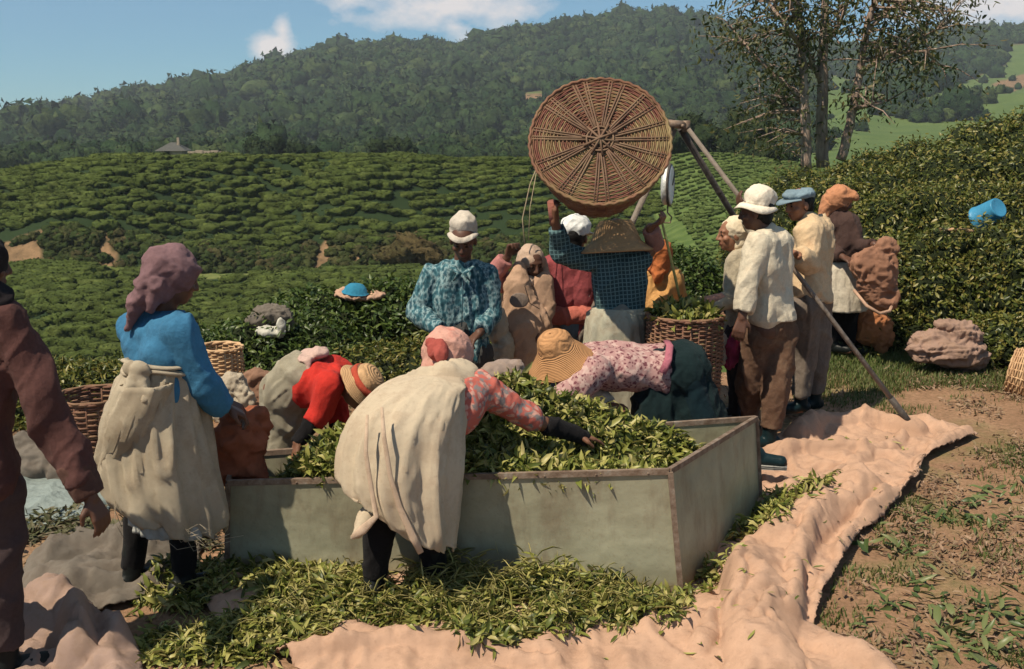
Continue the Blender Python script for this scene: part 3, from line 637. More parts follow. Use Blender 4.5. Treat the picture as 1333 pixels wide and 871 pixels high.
tall_tree('left tall tree with pale trunk and drooping leaf clumps', 25, [(1050, 224), (1049, 160), (1046, 100), (1043, 50), (1040, 0), (1036, -70)], .13,
          [[(1045, 62), (1020, 30), (998, 0), (985, -40)], [(1047, 130), (1010, 100), (980, 70), (955, 40)], [(1048, 150), (1020, 135), (990, 130)], [(1042, 40), (1030, 10), (1028, -30)]], 3100,
          [(958, 30, 15, 22, 9), (985, 10, 18, 14, 8), (1000, 175, 20, 14, 12), (975, 150, 20, 14, 10), (1015, 195, 10, 10, 5), (1025, 95, 12, 25, 5), (1040, 20, 12, 18, 7)])
tall_tree('middle tall tree with thickest straight pale trunk', 25.6, [(1071, 218), (1070, 160), (1071, 100), (1073, 40), (1075, 0), (1076, -80)], .155,
          [[(1072, 60), (1090, 35), (1100, 10), (1105, -20)], [(1070, 110), (1055, 80), (1045, 40)]], 1100,
          [(1070, 70, 8, 12, 5), (1060, 10, 9, 15, 6), (1078, 180, 6, 15, 5), (1055, 110, 9, 18, 6), (1108, 20, 7, 12, 3)])
tall_tree('right tall tree leaning right with sparse wide branches', 25.3, [(1095, 208), (1105, 170), (1113, 130), (1121, 80), (1130, 30), (1143, -10), (1155, -60)], .12,
          [[(1118, 95), (1150, 75), (1190, 55), (1235, 30)], [(1128, 40), (1155, 15), (1180, -10)], [(1112, 140), (1135, 138), (1155, 132)], [(1121, 80), (1165, 70), (1205, 66), (1225, 85)], [(1132, 25), (1160, 12), (1200, 10), (1240, 16)]], 2800,
          [(1195, 35, 25, 14, 9), (1225, 18, 18, 12, 7), (1150, 8, 18, 12, 7), (1165, 35, 18, 10, 4), (1215, 78, 14, 14, 5), (1120, 40, 8, 18, 4)])
# small distant tree on the skyline right
hz = NB('haze'); hz.t.nodes.remove(hz.b); pv = hz.n('ShaderNodeVolumePrincipled'); pv.inputs['Density'].default_value = .00024; pv.inputs['Color'].default_value = (.80, .88, 1, 1); pv.inputs['Anisotropy'].default_value = .1
hz.L(pv.outputs[0], hz.t.nodes['Material Output'].inputs['Volume'])
m = MB(); m.box((0, 690, 70), (1420, 740, 125)); tag(m.build('haze', hz.m, None, smooth=False), 'thin pale blue haze over the mountain', 'haze', None, 'stuff')
# ================================================================ BURLAP SHEETS AND LEAVES ON THE GROUND
sack_pink = burlap('burlap_tan', (.53, .335, .235), (.33, .20, .135)); sack_pale = burlap('burlap_pale', (.46, .39, .30), (.30, .22, .15)); sack_brown = burlap('burlap_brown', (.30, .17, .115), (.14, .08, .05)); sack_grey = burlap('burlap_grey', (.18, .155, .13), (.12, .09, .07))
class Sheet:
    def __init__(s, poly, ridges, amp, freq, seed, soft_=.16, str_=(1, 1)):
        s.poly = gpoly(poly); s.rg = [(gpoly(p), h, w_) for p, h, w_ in ridges]; s.amp = amp; s.freq = freq; s.seed = seed; s.soft = soft_; s.st = str_
    def hgt(s, x, y):
        x = np.asarray(x, float); y = np.asarray(y, float)
        ins = inpoly(x, y, s.poly); d = segdist(x, y, s.poly); ins = ins | (d < .006); e = np.clip(d/s.soft, 0, 1)
        q = np.stack([x*s.freq*s.st[0], y*s.freq*s.st[1], np.zeros(len(x))+s.seed], 1)
        z = s.amp*(np.maximum(ridged(q, s.seed), -.25)+.25)*(.35+.65*e)+s.amp*.2*ridged(q*3.1, s.seed+9)+.006
        wq = np.stack([noise(q*1.3+3, 1), noise(q*1.3+7, 2), q[:, 0]*0], 1)*.7
        z = z+(.020*np.exp(-(noise(q*1.5+wq, 21)/.12)**2)+.012*np.exp(-(noise(q*3.2+wq, 22)/.14)**2)+.006*np.exp(-(noise(q*6.5+wq, 23)/.2)**2))*(.4+.6*e)
        for p, h, w_ in s.rg:
            dd = segdist(x+.035*noise(q*1.5, 3), y+.035*noise(q*1.5, 4), p, False); c_ = np.clip(1-(dd/w_)**2, 0, 1)
            z = z+h*c_**.6*(.8+.35*noise(q*2.2, 8))*(1+.2*ridged(q*4, 5))
        return np.where(ins, np.maximum(z, .006), -1)
    def build(s, name, mat, step=.013):
        P_ = np.array(s.poly); x0, y0 = P_.min(0); x1, y1 = P_.max(0)
        gx = np.arange(x0, x1+step, step); gy = np.arange(y0, y1+step, step); X, Y = np.meshgrid(gx, gy); nx = len(gx)
        x = X.ravel(); y = Y.ravel(); h = s.hgt(x, y); wob = noise(np.stack([x*6, y*6, x*0], 1), 2)*.02
        keep = (h > 0); out_ = ~keep; bd = np.full(len(x), 1e9); bx = x.copy(); by = y.copy()
        for i in range(len(s.poly)):
            a = np.array(s.poly[i]); b_ = np.array(s.poly[(i+1) % len(s.poly)]); ab = b_-a; t = np.clip(((x-a[0])*ab[0]+(y-a[1])*ab[1])/(ab@ab+1e-12), 0, 1); qx = a[0]+t*ab[0]; qy = a[1]+t*ab[1]; dd = np.hypot(x-qx, y-qy)
            k = (dd < bd) & out_; bd[k] = dd[k]; bx[k] = qx[k]; by[k] = qy[k]
        sn = out_ & (bd < step*1.5); x = np.where(sn, bx, x); y = np.where(sn, by, y); h = np.where(sn, s.hgt(x, y), h); keep = keep | sn
        z = H(x, y)+np.maximum(h, 0)+.008
        d = segdist(x, y, s.poly); z = z-.012*np.clip(1-d/.03, 0, 1)
        i = (np.arange(len(gy)-1)[:, None]*nx+np.arange(nx-1)[None]).ravel(); F = np.stack([i, i+1, i+nx+1, i+nx], 1)
        F = F[keep[F].all(1) & ~sn[F].all(1)]; u, inv = np.unique(F, return_inverse=True); F = inv.reshape(F.shape)
        me = np_mesh(name, np.stack([x, y, z], 1)[u], F, mat); o = link(name, me); m_ = o.modifiers.new('s', 'SOLIDIFY'); m_.thickness = .006; m_.offset = 1
        return o
main = Sheet([(1272, 570), (1222, 549), (1130, 541), (1062, 549), (1010, 572), (960, 600), (700, 650), (330, 700), (250, 760), (300, 842), (370, 862), (420, 900), (1180, 905), (1150, 876), (1100, 850), (1058, 822), (1068, 790), (1098, 738), (1118, 700), (1150, 676), (1192, 636), (1206, 600), (1240, 584)],
             [([(1255, 571), (1212, 590), (1192, 632), (1140, 672), (1108, 715), (1082, 772), (1062, 815)], .05, .05), ([(1232, 585), (1180, 640), (1110, 690), (1085, 740)], .035, .035),
              ([(1170, 575), (1120, 610), (1060, 640), (1010, 668)], .045, .045), ([(1060, 700), (1035, 760), (1030, 830)], .05, .04), ([(960, 770), (940, 820), (900, 860)], .05, .05), ([(1112, 652), (1060, 676), (1012, 730), (990, 790), (985, 850), (990, 900)], .13, .17), ([(1035, 575), (1070, 560), (1130, 556), (1190, 566)], .11, .09), ([(1000, 615), (1040, 598), (1120, 600)], .07, .06),
              ([(1015, 830), (1080, 850), (1150, 885)], .05, .10), ([(370, 866), (450, 862), (540, 852), (640, 862), (720, 878)], .045, .045), ([(730, 820), (800, 815), (900, 830)], .05, .08), ([(1060, 790), (1010, 815), (985, 850)], .03, .03)],
             .052, 2.6, 12)
tag(main.build('burlap_sheet', sack_pink), 'large tan burlap sheet spread on the ground under the metal trough, creased along its edge', 'sheet')
left = Sheet([(22, 770), (40, 742), (100, 712), (190, 700), (262, 705), (255, 745), (215, 775), (150, 795), (60, 800)], [([(60, 740), (130, 716), (200, 722)], .09, .13), ([(60, 785), (140, 770), (230, 762)], .06, .07)], .06, 3.4, 31, .1)
tag(left.build('burlap_sheet', sack_grey), 'dull grey brown burlap cloth crumpled behind the boots of woman in blue', 'sheet')
left2 = Sheet([(10, 785), (60, 772), (110, 790), (160, 838), (182, 862), (190, 920), (-40, 930), (-60, 800)], [([(60, 790), (95, 830), (100, 880)], .10, .08), ([(20, 830), (60, 850), (150, 860)], .09, .07), ([(120, 820), (165, 860)], .06, .05)], .08, 3.2, 44, .1)
tag(left2.build('burlap_sheet', burlap('burlap_rose', (.36, .25, .205))), 'pinkish burlap cloth heaped in bottom left corner by dark trouser leg', 'sheet')
def topz(x, y):
    z = H(x, y)
    for s_ in (main, left, left2): z = np.maximum(z, H(x, y)+np.maximum(s_.hgt(x, y), 0)+.012)
    return z
# ---------------------------------------------------------------- metal trough
def metal():
    b = NB('trough_metal'); base = b.ramp(b.noise(2.4, 6, .6), [(.3, (.25, .235, .165)), (.6, (.36, .345, .245)), (.8, (.45, .42, .29))])
    st = b.ramp(b.noise(7, 7, .7, b.map((1, 1, .35))), [(.5, (0, 0, 0)), (.72, (.7, .7, .7))]); col = b.mix(st, base, (.20, .15, .10)); col = b.mix(b.ramp(b.noise(40, 6, .8), [(.55, (0, 0, 0)), (.75, (.5, .5, .5))]), col, (.17, .12, .08)); col = b.mix(b.ramp(b.crease(3.2, b.map((1, 1, .25))), [(.3, (0, 0, 0)), (.9, (.35, .35, .35))]), col, (.50, .47, .38))
    sx = b.n('ShaderNodeSeparateXYZ'); b.L(b.tc, sx.inputs[0]); lo = b.math('SUBTRACT', .13, sx.outputs['Z']); lo = b.math('MULTIPLY', b.math('MULTIPLY', lo, 7), b.noise(9, 6, .7)); 
    col = b.mix(b.ramp(lo, [(.1, (0, 0, 0)), (.5, (1, 1, 1))]), col, (.26, .13, .075))
    b.bump(b.math('ADD', b.noise(2.6, 3), b.math('MULTIPLY', b.noise(14, 4), .12)), .55, .05); b.b.inputs['Metallic'].default_value = .35; b.fin(col, .55)
    return b.m
def rusty():
    b = NB('rusty_steel'); col = b.ramp(b.noise(18, 7, .7), [(.35, (.13, .085, .06)), (.55, (.23, .17, .13)), (.75, (.33, .30, .26))]); b.bump(b.noise(40, 5), .5, .006); b.b.inputs['Metallic'].default_value = .3
    return b.fin(col, .65)
mt = metal(); rs = rusty()
A = G(886, 784); At = P(871, 614, A.y+.02); Bb = P(990, 664, 5.62); Bb.z = .02; Bt = P(984, 545, 5.60); C = G(296, 752); Ct = P(297, 629, C.y-.01); D = Vector((-1.36, 5.16, 0)); Dt = Vector((-1.38, 5.16, .50))
o_tr = empty('metal_trough', ((A.x+C.x)/2, A.y, 0), 'long grey sheet metal trough heaped with green tea leaves', 'trough')
def panel(p0, p1, p1t, p0t, inn, m):
    n = inn.normalized()*.006; V = [p0, p1, p1t, p0t]; V = [np.array(v) for v in V]+[np.array(v)+np.array(n) for v in V]
    m.add(V, [(0, 1, 2, 3), (7, 6, 5, 4), (0, 4, 5, 1), (1, 5, 6, 2), (2, 6, 7, 3), (3, 7, 4, 0)])
def bar(m, p, q, a, b_): 
    p, q = Vector(p), Vector(q); t = (q-p).normalized(); u = Vector((0, 0, 1)) if abs(t.z) < .8 else Vector((0, -1, 0)); v = t.cross(u).normalized(); u = v.cross(t)
    V = [np.array(c+u*x+v*y) for c in (p, q) for x, y in ((-a, -b_), (a, -b_), (a, b_), (-a, b_))]
    m.add(V, [(0, 3, 2, 1), (4, 5, 6, 7), (0, 1, 5, 4), (1, 2, 6, 5), (2, 3, 7, 6), (3, 0, 4, 7)])
for nm, q, inn in (('front_panel', (C, A, At, Ct), Vector((0, 1, 0))), ('end_panel', (A, Bb, Bt, At), Vector((-1, .6, 0))), ('back_panel', (D, Bb, Bt, Dt), Vector((0, -1, 0))), ('end_panel', (D, C, Ct, Dt), Vector((1, .3, 0)))):
    m = MB(); panel(*q, inn, m); m.build(nm, mt, o_tr, smooth=False)
m = MB()
up = Vector((0, 0, .002))
for p, q in ((Ct, At), (At, Bt), (Bt, Dt), (Dt, Ct)): bar(m, p+up, q+up, .013, .011)
for k in range(9):
    c = Ct.lerp(At, .05+k*.113); m.lathe(c+Vector((0, -.011, -.002)), (0, -1, 0), [(.006, 0), (.006, .003), (.001, .005)], 8)
m.build('rim', rs, o_tr, smooth=False)
m = MB(); bar(m, A+Vector((.004, -.004, 0)), At+Vector((.004, -.004, 0)), .012, .012); bar(m, C, Ct, .012, .012); bar(m, Bb+Vector((.006, 0, 0)), Bt+Vector((.006, 0, 0)), .009, .009)
bar(m, C+Vector((0, -.005, .015)), A+Vector((0, -.005, .015)), .012, .008)
m.build('corner_bar', rs, o_tr, smooth=False)
# heap inside
def heapz(a, b_, x, y):
    z = .565+.275*(lambda t: t*t*(3-2*t))(np.clip((b_-.35)/.6, 0, 1))*np.clip((a-.30)/.25, 0, 1)
    z = z-.03*np.clip((.3-a)/.3, 0, 1)
    z = z-np.interp(a, [0, .53, .62, .72, .8, 1], [0, 0, .09, .20, .30, .50])*np.clip((b_-.1)/.8, 0, 1)-.10*np.clip((a-.9)/.1, 0, 1)-.24*np.clip((.17-a)/.10, 0, 1)-.03*np.exp(-(b_/.10)**2)
    return z+.05*fbm(np.stack([x*4, y*4, x*0], 1), 3, 3)
na, nb = 140, 70; a_, b_ = np.meshgrid(np.linspace(.004, .994, na), np.linspace(.015, .985, nb)); a_ = a_.ravel(); b_ = b_.ravel()
def quadxy(a, b):
    l = np.outer(1-b, [Ct.x+.02, Ct.y+.02])+np.outer(b, [Dt.x+.02, Dt.y-.02]); r = np.outer(1-b, [At.x-.05, At.y+.02])+np.outer(b, [Bt.x-.06, Bt.y-.02]); return l*(1-a)[:, None]+r*a[:, None]
xy = quadxy(a_, b_); z = heapz(a_, b_, xy[:, 0], xy[:, 1]); i = (np.arange(nb-1)[:, None]*na+np.arange(na-1)[None]).ravel(); F = np.stack([i, i+1, i+na+1, i+na], 1)
N = 21000; a2 = rng.random(N); b2 = rng.random(N)**1.1; xy2 = quadxy(a2*.985+.004, b2*.94+.03); z2 = heapz(a2, b2, xy2[:, 0], xy2[:, 1])+rng.uniform(-.01, .04, N); kh = ~((z2 < .52) & ((b2 < .16) | (a2 < .05))); xy2, z2 = xy2[kh], z2[kh]; N = len(z2)
lv, lf = leaves(np.column_stack([xy2, z2]), np.tile([0, -.15, 1], (N, 1)), (.045, .10), .85, curl=.8, wid=.75)
TEA = [(.045, .06, .014), (.11, .135, .026), (.19, .21, .042), (.30, .30, .07), (.42, .39, .12), (.50, .42, .18)]
tlm = leafmat('picked_leaves', TEA, .42, .2)
hm = np_mesh('leaf_heap', np.concatenate([np.column_stack([xy, z]), lv]), [F, lf+len(xy)], [cloth('heap_core', (.04, .05, .016)), tlm], np.concatenate([np.zeros(len(F)), np.ones(len(lf))]))
tag(link('leaf_heap', hm), 'heap of freshly picked green tea leaves filling the metal trough', 'leaf heap', None, 'stuff')
# leaves strewn on the sheet
def strew(name, label, poly, n, size, mat, pile=(), flat=.6, layers=.03, curl=.5, edge=.25, seed=0, dens=None, wid=.72):
    p = np.array(gpoly(poly)); pl = [tuple(q) for q in p]; x = rng.uniform(p[:, 0].min(), p[:, 0].max(), n*4); y = rng.uniform(p[:, 1].min(), p[:, 1].max(), n*4)
    k = inpoly(x, y, pl); x, y = x[k], y[k]; d = segdist(x, y, pl); pr = np.clip(d/edge, 0, 1)*.9+.1; nn = n2(x, y, 3.2, seed+3, 3); pr = pr*np.clip(.42+3.8*nn, .02 if dens is None else dens, 1)
    k = rng.random(len(x)) < pr; x, y = x[k][:n], y[k][:n]; z = topz(x, y)+rng.uniform(0, layers, len(x))
    for (a, b_, r, h) in pile:
        c = G(a, b_); z = z+h*np.exp(-((x-c.x)**2+((y-c.y)*1.3)**2)/r**2)*rng.uniform(.55, 1.05, len(x))
    V, F = leaves(np.column_stack([x, y, z]), np.tile([0, 0, 1.], (len(x), 1)), size, flat, curl=curl, wid=wid)
    return tag(link(name, np_mesh(name, V, F, mat)), label, 'leaves', None, 'stuff')
strew('fallen_tea_leaves', 'green tea leaves strewn thickly on sheet in front of the trough', [(175, 790), (215, 752), (260, 735), (300, 745), (560, 745), (700, 742), (880, 775), (905, 800), (890, 838), (820, 850), (700, 850), (640, 872), (520, 852), (400, 858), (300, 872), (200, 880), (150, 830)], 19000, (.03, .09), tlm,
      [(705, 772, .26, .15), (560, 775, .25, .03), (640, 790, .25, .04), (400, 770, .4, .02)], .55, .022, .6, .16)
strew('tea_stems', 'thin pale stems mixed into the strewn leaves before the trough', [(175, 790), (260, 745), (560, 755), (700, 750), (880, 785), (890, 838), (700, 850), (520, 852), (300, 865), (200, 870)], 2600, (.06, .14), leafmat('stems', [(.30, .27, .08), (.42, .36, .16), (.20, .22, .05)], .6, .1), [(705, 772, .26, .16), (560, 775, .3, .08), (640, 790, .3, .08)], .5, .05, .3, .16, wid=.10)
strew('fallen_tea_leaves', 'tea leaves lying along the right end of the trough', [(895, 790), (905, 750), (985, 668), (1030, 648), (1092, 640), (1085, 662), (1040, 700), (1000, 728), (960, 762), (925, 792)], 3000, (.04, .09), tlm, [(935, 745, .15, .06)], .55, .03, .6, .1)
strew('loose_leaves', 'few loose tea leaves lying on the bare tan sheet', [(940, 620), (1200, 560), (1180, 640), (1100, 700), (1060, 820), (1000, 880), (700, 880), (800, 840), (960, 790), (1000, 700)], 330, (.03, .07), tlm, (), .3, .004, .4, .05, 9)
strew('loose_leaves', 'leaf scraps scattered on dark ground near grey tarp', [(-60, 700), (20, 668), (150, 660), (280, 668), (290, 720), (200, 720), (60, 730), (-60, 760)], 2600, (.04, .08), leafmat('dull_leaves', [(.045, .05, .02), (.08, .085, .03), (.13, .11, .06), (.16, .12, .08)], .6, .1), (), .4, .01, .4, .1, 4)
litm = leafmat('dry_litter', [(.16, .095, .06), (.24, .15, .10), (.33, .22, .15), (.15, .13, .06), (.40, .27, .19)], .85, .1)
strew('leaf_litter', 'dry brown leaf litter covering the soil at right', [(1060, 830), (1110, 700), (1210, 600), (1280, 560), (1120, 470), (1060, 455), (1350, 440), (1600, 560), (1700, 900), (1160, 905)], 10500, (.02, .06), litm, (), .5, .012, .5, .12, 14)
strew('green_leaves', 'broad green leaves lying on brown soil at lower right', [(1085, 800), (1120, 700), (1230, 640), (1400, 620), (1500, 700), (1500, 900), (1150, 870)], 620, (.05, .12), leafmat('broad_leaves', [(.05, .08, .025), (.085, .12, .035), (.14, .17, .06), (.22, .23, .10)], .4, .2), (), .4, .01, .5, .15, 24, .01)
strew('leaf_litter', 'dry leaf litter on the trodden ground behind the trough', [(-300, 640), (300, 600), (1080, 560), (1130, 480), (900, 490), (-200, 490)], 6000, (.03, .07), litm, (), .5, .012, .5, .1, 34)
# grass
def grass(name, label, poly, n, hh, mat, seed=0, th=.0):
    p = np.array(gpoly(poly)); pl = [tuple(q) for q in p]; x = rng.uniform(p[:, 0].min(), p[:, 0].max(), n*5); y = rng.uniform(p[:, 1].min(), p[:, 1].max(), n*5)
    k = inpoly(x, y, pl) & (n2(x, y, 1.1, 61+seed, 4)+.35*n2(x, y, 5, 7, 2)+rng.normal(0, .10, len(x)) > th); k &= ~inpoly(x, y, main.poly); x, y = x[k][:n], y[k][:n]; N = len(x)
    z = H(x, y)-.004; L = rng.uniform(hh[0], hh[1], N); a = rng.uniform(0, 6.283, N); l = rng.uniform(.1, .9, N)*L; w_ = rng.uniform(.002, .005, N)
    dx, dy = np.cos(a), np.sin(a); B = np.column_stack([x, y, z]); s_ = np.column_stack([-dy*w_, dx*w_, 0*w_]); md = B+np.column_stack([dx*l*.35, dy*l*.35, L*.6]); tp = B+np.column_stack([dx*l, dy*l, L*.9])
    V = np.stack([B-s_, B+s_, md-s_*.8, md+s_*.8, tp], 1).reshape(-1, 3); o5 = (np.arange(N)*5)[:, None]
    return tag(link(name, np_mesh(name, V, [np.array([[0, 1, 3, 2]])+o5, np.array([[2, 3, 4]])+o5], mat)), label, 'grass', None, 'stuff')
grm = leafmat('grass_blades', [(.055, .085, .018), (.09, .13, .03), (.15, .16, .05), (.20, .17, .08)], .6, .3)
grass('grass', 'short grass growing in patches on brown soil at right', [(1050, 850), (1110, 700), (1280, 560), (1050, 540), (1040, 450), (1400, 420), (1700, 560), (1700, 900)], 30000, (.015, .05), grm, 0, .06)
grass('grass', 'thicker grass between the standing men and the wrapped sack', [(1030, 520), (1060, 450), (1180, 425), (1420, 440), (1420, 520), (1240, 505), (1130, 510)], 22000, (.03, .08), grm, 3, -.25)
grass('grass', 'green grass on the terrace edge behind the trough', [(-100, 560), (250, 520), (560, 520), (1000, 470), (1060, 440), (1000, 425), (-100, 425)], 40000, (.03, .10), grm, 5, -.3)
# ---------------------------------------------------------------- wicker
def wicker_mat(name, cols, sc=9):
    b = NB(name); ri = b.n('ShaderNodeNewGeometry').outputs['Random Per Island']
    col = b.ramp(b.noise(sc, 5, .7), [(.3, cols[0]), (.45, cols[1]), (.6, cols[2]), (.75, cols[-1])]); col = b.mix(b.math('MULTIPLY', ri, .6), col, b.ramp(ri, [(i/(len(cols)-1), c) for i, c in enumerate(cols)]))
    b.bump(b.noise(120, 3), .4, .003); return b.fin(col, .6)
wk = wicker_mat('wicker', [(.07, .026, .024), (.17, .065, .048), (.19, .135, .065), (.31, .25, .125)], 4); wkr = wicker_mat('wicker_red', [(.075, .035, .026), (.14, .065, .045), (.20, .11, .07), (.25, .16, .09)]); wkt = wicker_mat('wicker_tan', [(.28, .15, .08), (.40, .24, .13), (.50, .32, .18), (.55, .38, .22)])
def ringw(m, c, ax, u, v, r, z, n, ph, amp, tr, dirn, seg, wob=.0, sd=0):
    pts = []
    for k in range(seg+1):
        a = 2*math.pi*k/seg; o = amp*math.cos(n/2*a+ph); rr = r+wob*math.sin(5*a+sd)+(o if dirn == 'r' else 0); zz = z+(o if dirn == 'z' else 0)+wob*.6*math.sin(4*a+sd*2)
        pts.append(c+ax*zz+(u*math.cos(a)+v*math.sin(a))*rr)
    m.tube(pts, tr, 5, cap=False)
def basket(name, label, c, ax, r0, r1, h, mside, mbase, n=28, t=.007, group=None, base_detail=False, ref=(1, 0, 0)):
    """c = centre of base, ax points from the base to the open mouth"""
    ax = Vector(ax).normalized(); u = (Vector(ref)-ax*Vector(ref).dot(ax)).normalized(); v = ax.cross(u); c = Vector(c)
    o = empty(name, c, label, 'basket', group)
    m = MB(); rows = int(h/(t*2.0))
    for i in range(rows):
        f = i/(rows-1); ringw(m, c, ax, u, v, r0+(r1-r0)*f+.02*math.sin(f*math.pi), f*h, n, math.pi*(i % 2), t*.9, t*random.uniform(.85, 1.1), 'r', n*4, .003, i*.3)
    m.build('side_weave', mside, o)
    m = MB()
    for k in range(n):
        a = 2*math.pi*(k+.5)/n; d = u*math.cos(a)+v*math.sin(a); m.tube([c+d*(r0+(r1-r0)*f+.02*math.sin(f*math.pi))+ax*h*f for f in (0, .25, .5, .75, 1.02)], t*.95, 6)
    m.build('stake', mside, o)
    m = MB(); 
    nr = int((r0-.05)/(t*2.05))
    for i in range(nr):
        f = i/(nr-1); ringw(m, c, ax, u, v, .055+(r0-.06)*f, 0, n, math.pi*(i % 2), t*.8, t*random.uniform(.8, 1.1), 'z', n*4, .004*(1-f), i*.21)
    m.build('base_weave', mbase, o)
    if base_detail:
        m = MB()
        for k in range(n//2+2):
            a = 2*math.pi*k/(n//2+2)+.07*math.sin(k*3); d = u*math.cos(a)+v*math.sin(a); e = -u*math.sin(a)+v*math.cos(a)
            for q in (-1, 1): m.tube([c-ax*.012+d*.03+e*q*.004, c-ax*(.013)+d*r0*.35+e*q*.007, c-ax*.006+d*r0*.7+e*q*.008, c-ax*.004+d*r0*.98+e*q*.009], [.006, .006, .0055, .005], 6)
        for k in range(5):
            a = k*.63+.2; d = u*math.cos(a)+v*math.sin(a); m.tube([c-ax*.022-d*.11, c-ax*(.028+.004*k)+v*.004, c-ax*.022+d*.11], .0075, 6)
        for k in range(2): ringw(m, c, ax, u, v, .06+.02*k, -.02, 8, k*3.14, .006, .006, 'z', 48)
        m.build('spokes', wicker_mat('spoke', [(.08, .042, .032), (.14, .08, .055), (.17, .11, .07), (.22, .15, .095)]), o)
        m = MB()
        for k in range(3): ringw(m, c, ax, u, v, r0+.008-.003*k, -.004+.011*k, 90, k*2.1, .0035, .0105, 'r', 300, .003, k)
        m.build('base_edge', wk, o)
    m = MB()
    for k in range(3): ringw(m, c, ax, u, v, r1+.004, h+.004+.006*k, n, k*2.1, .008, .009, 'r', n*5)
    m.build('rim', mside, o)
    return o, ax, u, v
bc = P(781, 183, 6.55)
basket('carried_basket', 'huge round wicker basket upturned on head of person in dark check shirt', bc, (.05, .86, -.50), .412, .27, .46, wkr, wk, 40, .0052, None, True, (1, 0, 0))
c = P(889, 505, 6.75); bb, *_ = basket('leaf_basket', 'tall dark red wicker basket full of leaves beside man in white hat', (c.x, c.y, 0), (0, 0, 1), .185, .235, .90, wkr, wkr, 30, .0065)
bcx, bcy, bcz = c.x, c.y, .87
xa = rng.uniform(-.2, .2, 900); ya = rng.uniform(-.2, .2, 900); k = np.hypot(xa, ya) < .21; xa, ya = xa[k], ya[k]
V, F = leaves(np.column_stack([xa+bcx, ya+bcy, bcz+.06-.9*(xa**2+ya**2)+rng.uniform(-.02, .05, len(xa))]), np.tile([0, 0, 1.], (len(xa), 1)), (.05, .10), .9, curl=.5)
tag(link('basket_leaves', np_mesh('basket_leaves', V, F, tlm)), 'picked leaves topping the dark red wicker basket', 'leaves', None, 'stuff')
c = P(288, 508, 7.6); basket('wicker_basket', 'small brown wicker basket standing right behind the woman in blue', (c.x, c.y, 0), (.02, 0, 1), .12, .15, .50, wkt, wkt, 20, .007)
c = P(128, 590, 6.4); basket('wicker_basket', 'reddish wicker basket partly hidden left of burlap apron of woman in blue', (c.x, c.y, max(.02, c.z)), (0, 0, 1), .17, .22, .36, wkr, wkr, 20, .008)
c = P(1313, 490, 8.3); basket('wicker_basket', 'orange brown wicker basket lying tipped over at the right edge', (c.x+.02, c.y, .17), (.75, -.5, -.12), .17, .22, .38, wkt, wkt, 20, .008)
# ---------------------------------------------------------------- tripod and scale
apx = P(884, 164, 7.55); tp = empty('weighing_tripod', (apx.x, apx.y, 0), 'tall metal pole tripod standing behind the pickers', 'tripod')
stl = rusty(); pole = cloth('pale_pole', (.19, .155, .13), weave=60, rough=.5); dkp = cloth('dark_pole', (.07, .06, .055), weave=60, rough=.5)
f1 = G(1191, 566); f1.z = .03
m = MB(); e1 = P(896, 168, 7.5); m.tube([e1, e1.lerp(f1, .5), f1], [.0155, .0165, .018], 12); leg1 = m.build('leg', pole, tp)
m = MB(); m.tube([f1+(e1-f1).normalized()*.28, f1-(e1-f1).normalized()*.01], .023, 12); m.build('foot_sleeve', dkp, leg1, world=True)
for ch in leg1.children: pass
f2 = G(1062, 457); m = MB(); m.tube([P(886, 168, 7.58), f2], .024, 12); m.build('leg', dkp, tp)
f3 = G(770, 560); f3.y = 7.35; f3 = Vector((.22, 7.45, 0)); m = MB(); m.tube([P(878, 168, 7.55), f3], .022, 12); m.build('leg', pole, tp)
m = MB(); m.tube([P(869, 161, 7.5), P(893, 163, 7.55)], .028, 12); m.tube([P(893, 157, 7.55), P(893, 172, 7.55)], .03, 10); m.tube([P(889, 164, 7.42), P(889, 164, 7.7)], .014, 8); m.build('head_bracket', rusty(), tp)
sc_ = P(870, 241, 7.5); hs = empty('hanging_scale', (sc_.x, sc_.y, sc_.z), 'round white dial scale hanging edge on from the tripod head', 'scale')
axd = Vector((.96, -.28, 0)); wm = cloth('scale_white', (.62, .62, .60), weave=5, rough=.35); wm.node_tree.nodes['Principled BSDF'].inputs['Metallic'].default_value = .4
m = MB(); m.lathe(sc_-axd*.035, axd, [(.001, 0), (.12, 0), (.135, .008), (.138, .03), (.138, .055), (.128, .062)], 40); m.build('dial_case', wm, hs)
m = MB(); m.lathe(sc_+axd*.024, axd, [(.128, 0), (.001, .001)], 40); fc = m.build('dial_face', cloth('dial_face', (.75, .74, .70), weave=5, rough=.4), hs)
m = MB(); m.tube([sc_+axd*.012+(Vector((0, 0, 1))*math.cos(a)+axd.cross(Vector((0, 0, 1))).normalized()*math.sin(a))*.139 for a in np.linspace(0, 6.283, 37)], .010, 6, cap=False); m.build('rim_ring', dkp, hs)
m = MB(); m.tube([sc_+axd*.03, sc_+axd*.03+Vector((.02, .05, .09))], .004, 5); m.build('pointer', dkp, hs)
m = MB()
for k in range(9):
    z0 = sc_.z+.15+k*.033; a = Vector((.011, 0, 0)) if k % 2 else Vector((0, .011, 0)); cc = Vector((sc_.x+.004*k*.5, sc_.y, z0)); m.tube([cc+a*math.cos(t)+Vector((0, 0, .021*math.sin(t))) for t in np.linspace(0, 6.283, 11)], .0035, 5)
m.build('chain', stl, hs)
m = MB(); hk = sc_-Vector((0, 0, .14)); m.tube([hk, hk-Vector((0, 0, .05)), hk+Vector((.03, 0, -.08)), hk+Vector((.02, 0, -.12)), hk+Vector((-.02, 0, -.12)), hk+Vector((-.025, 0, -.09))], .006, 6); m.build('hook', stl, hs)
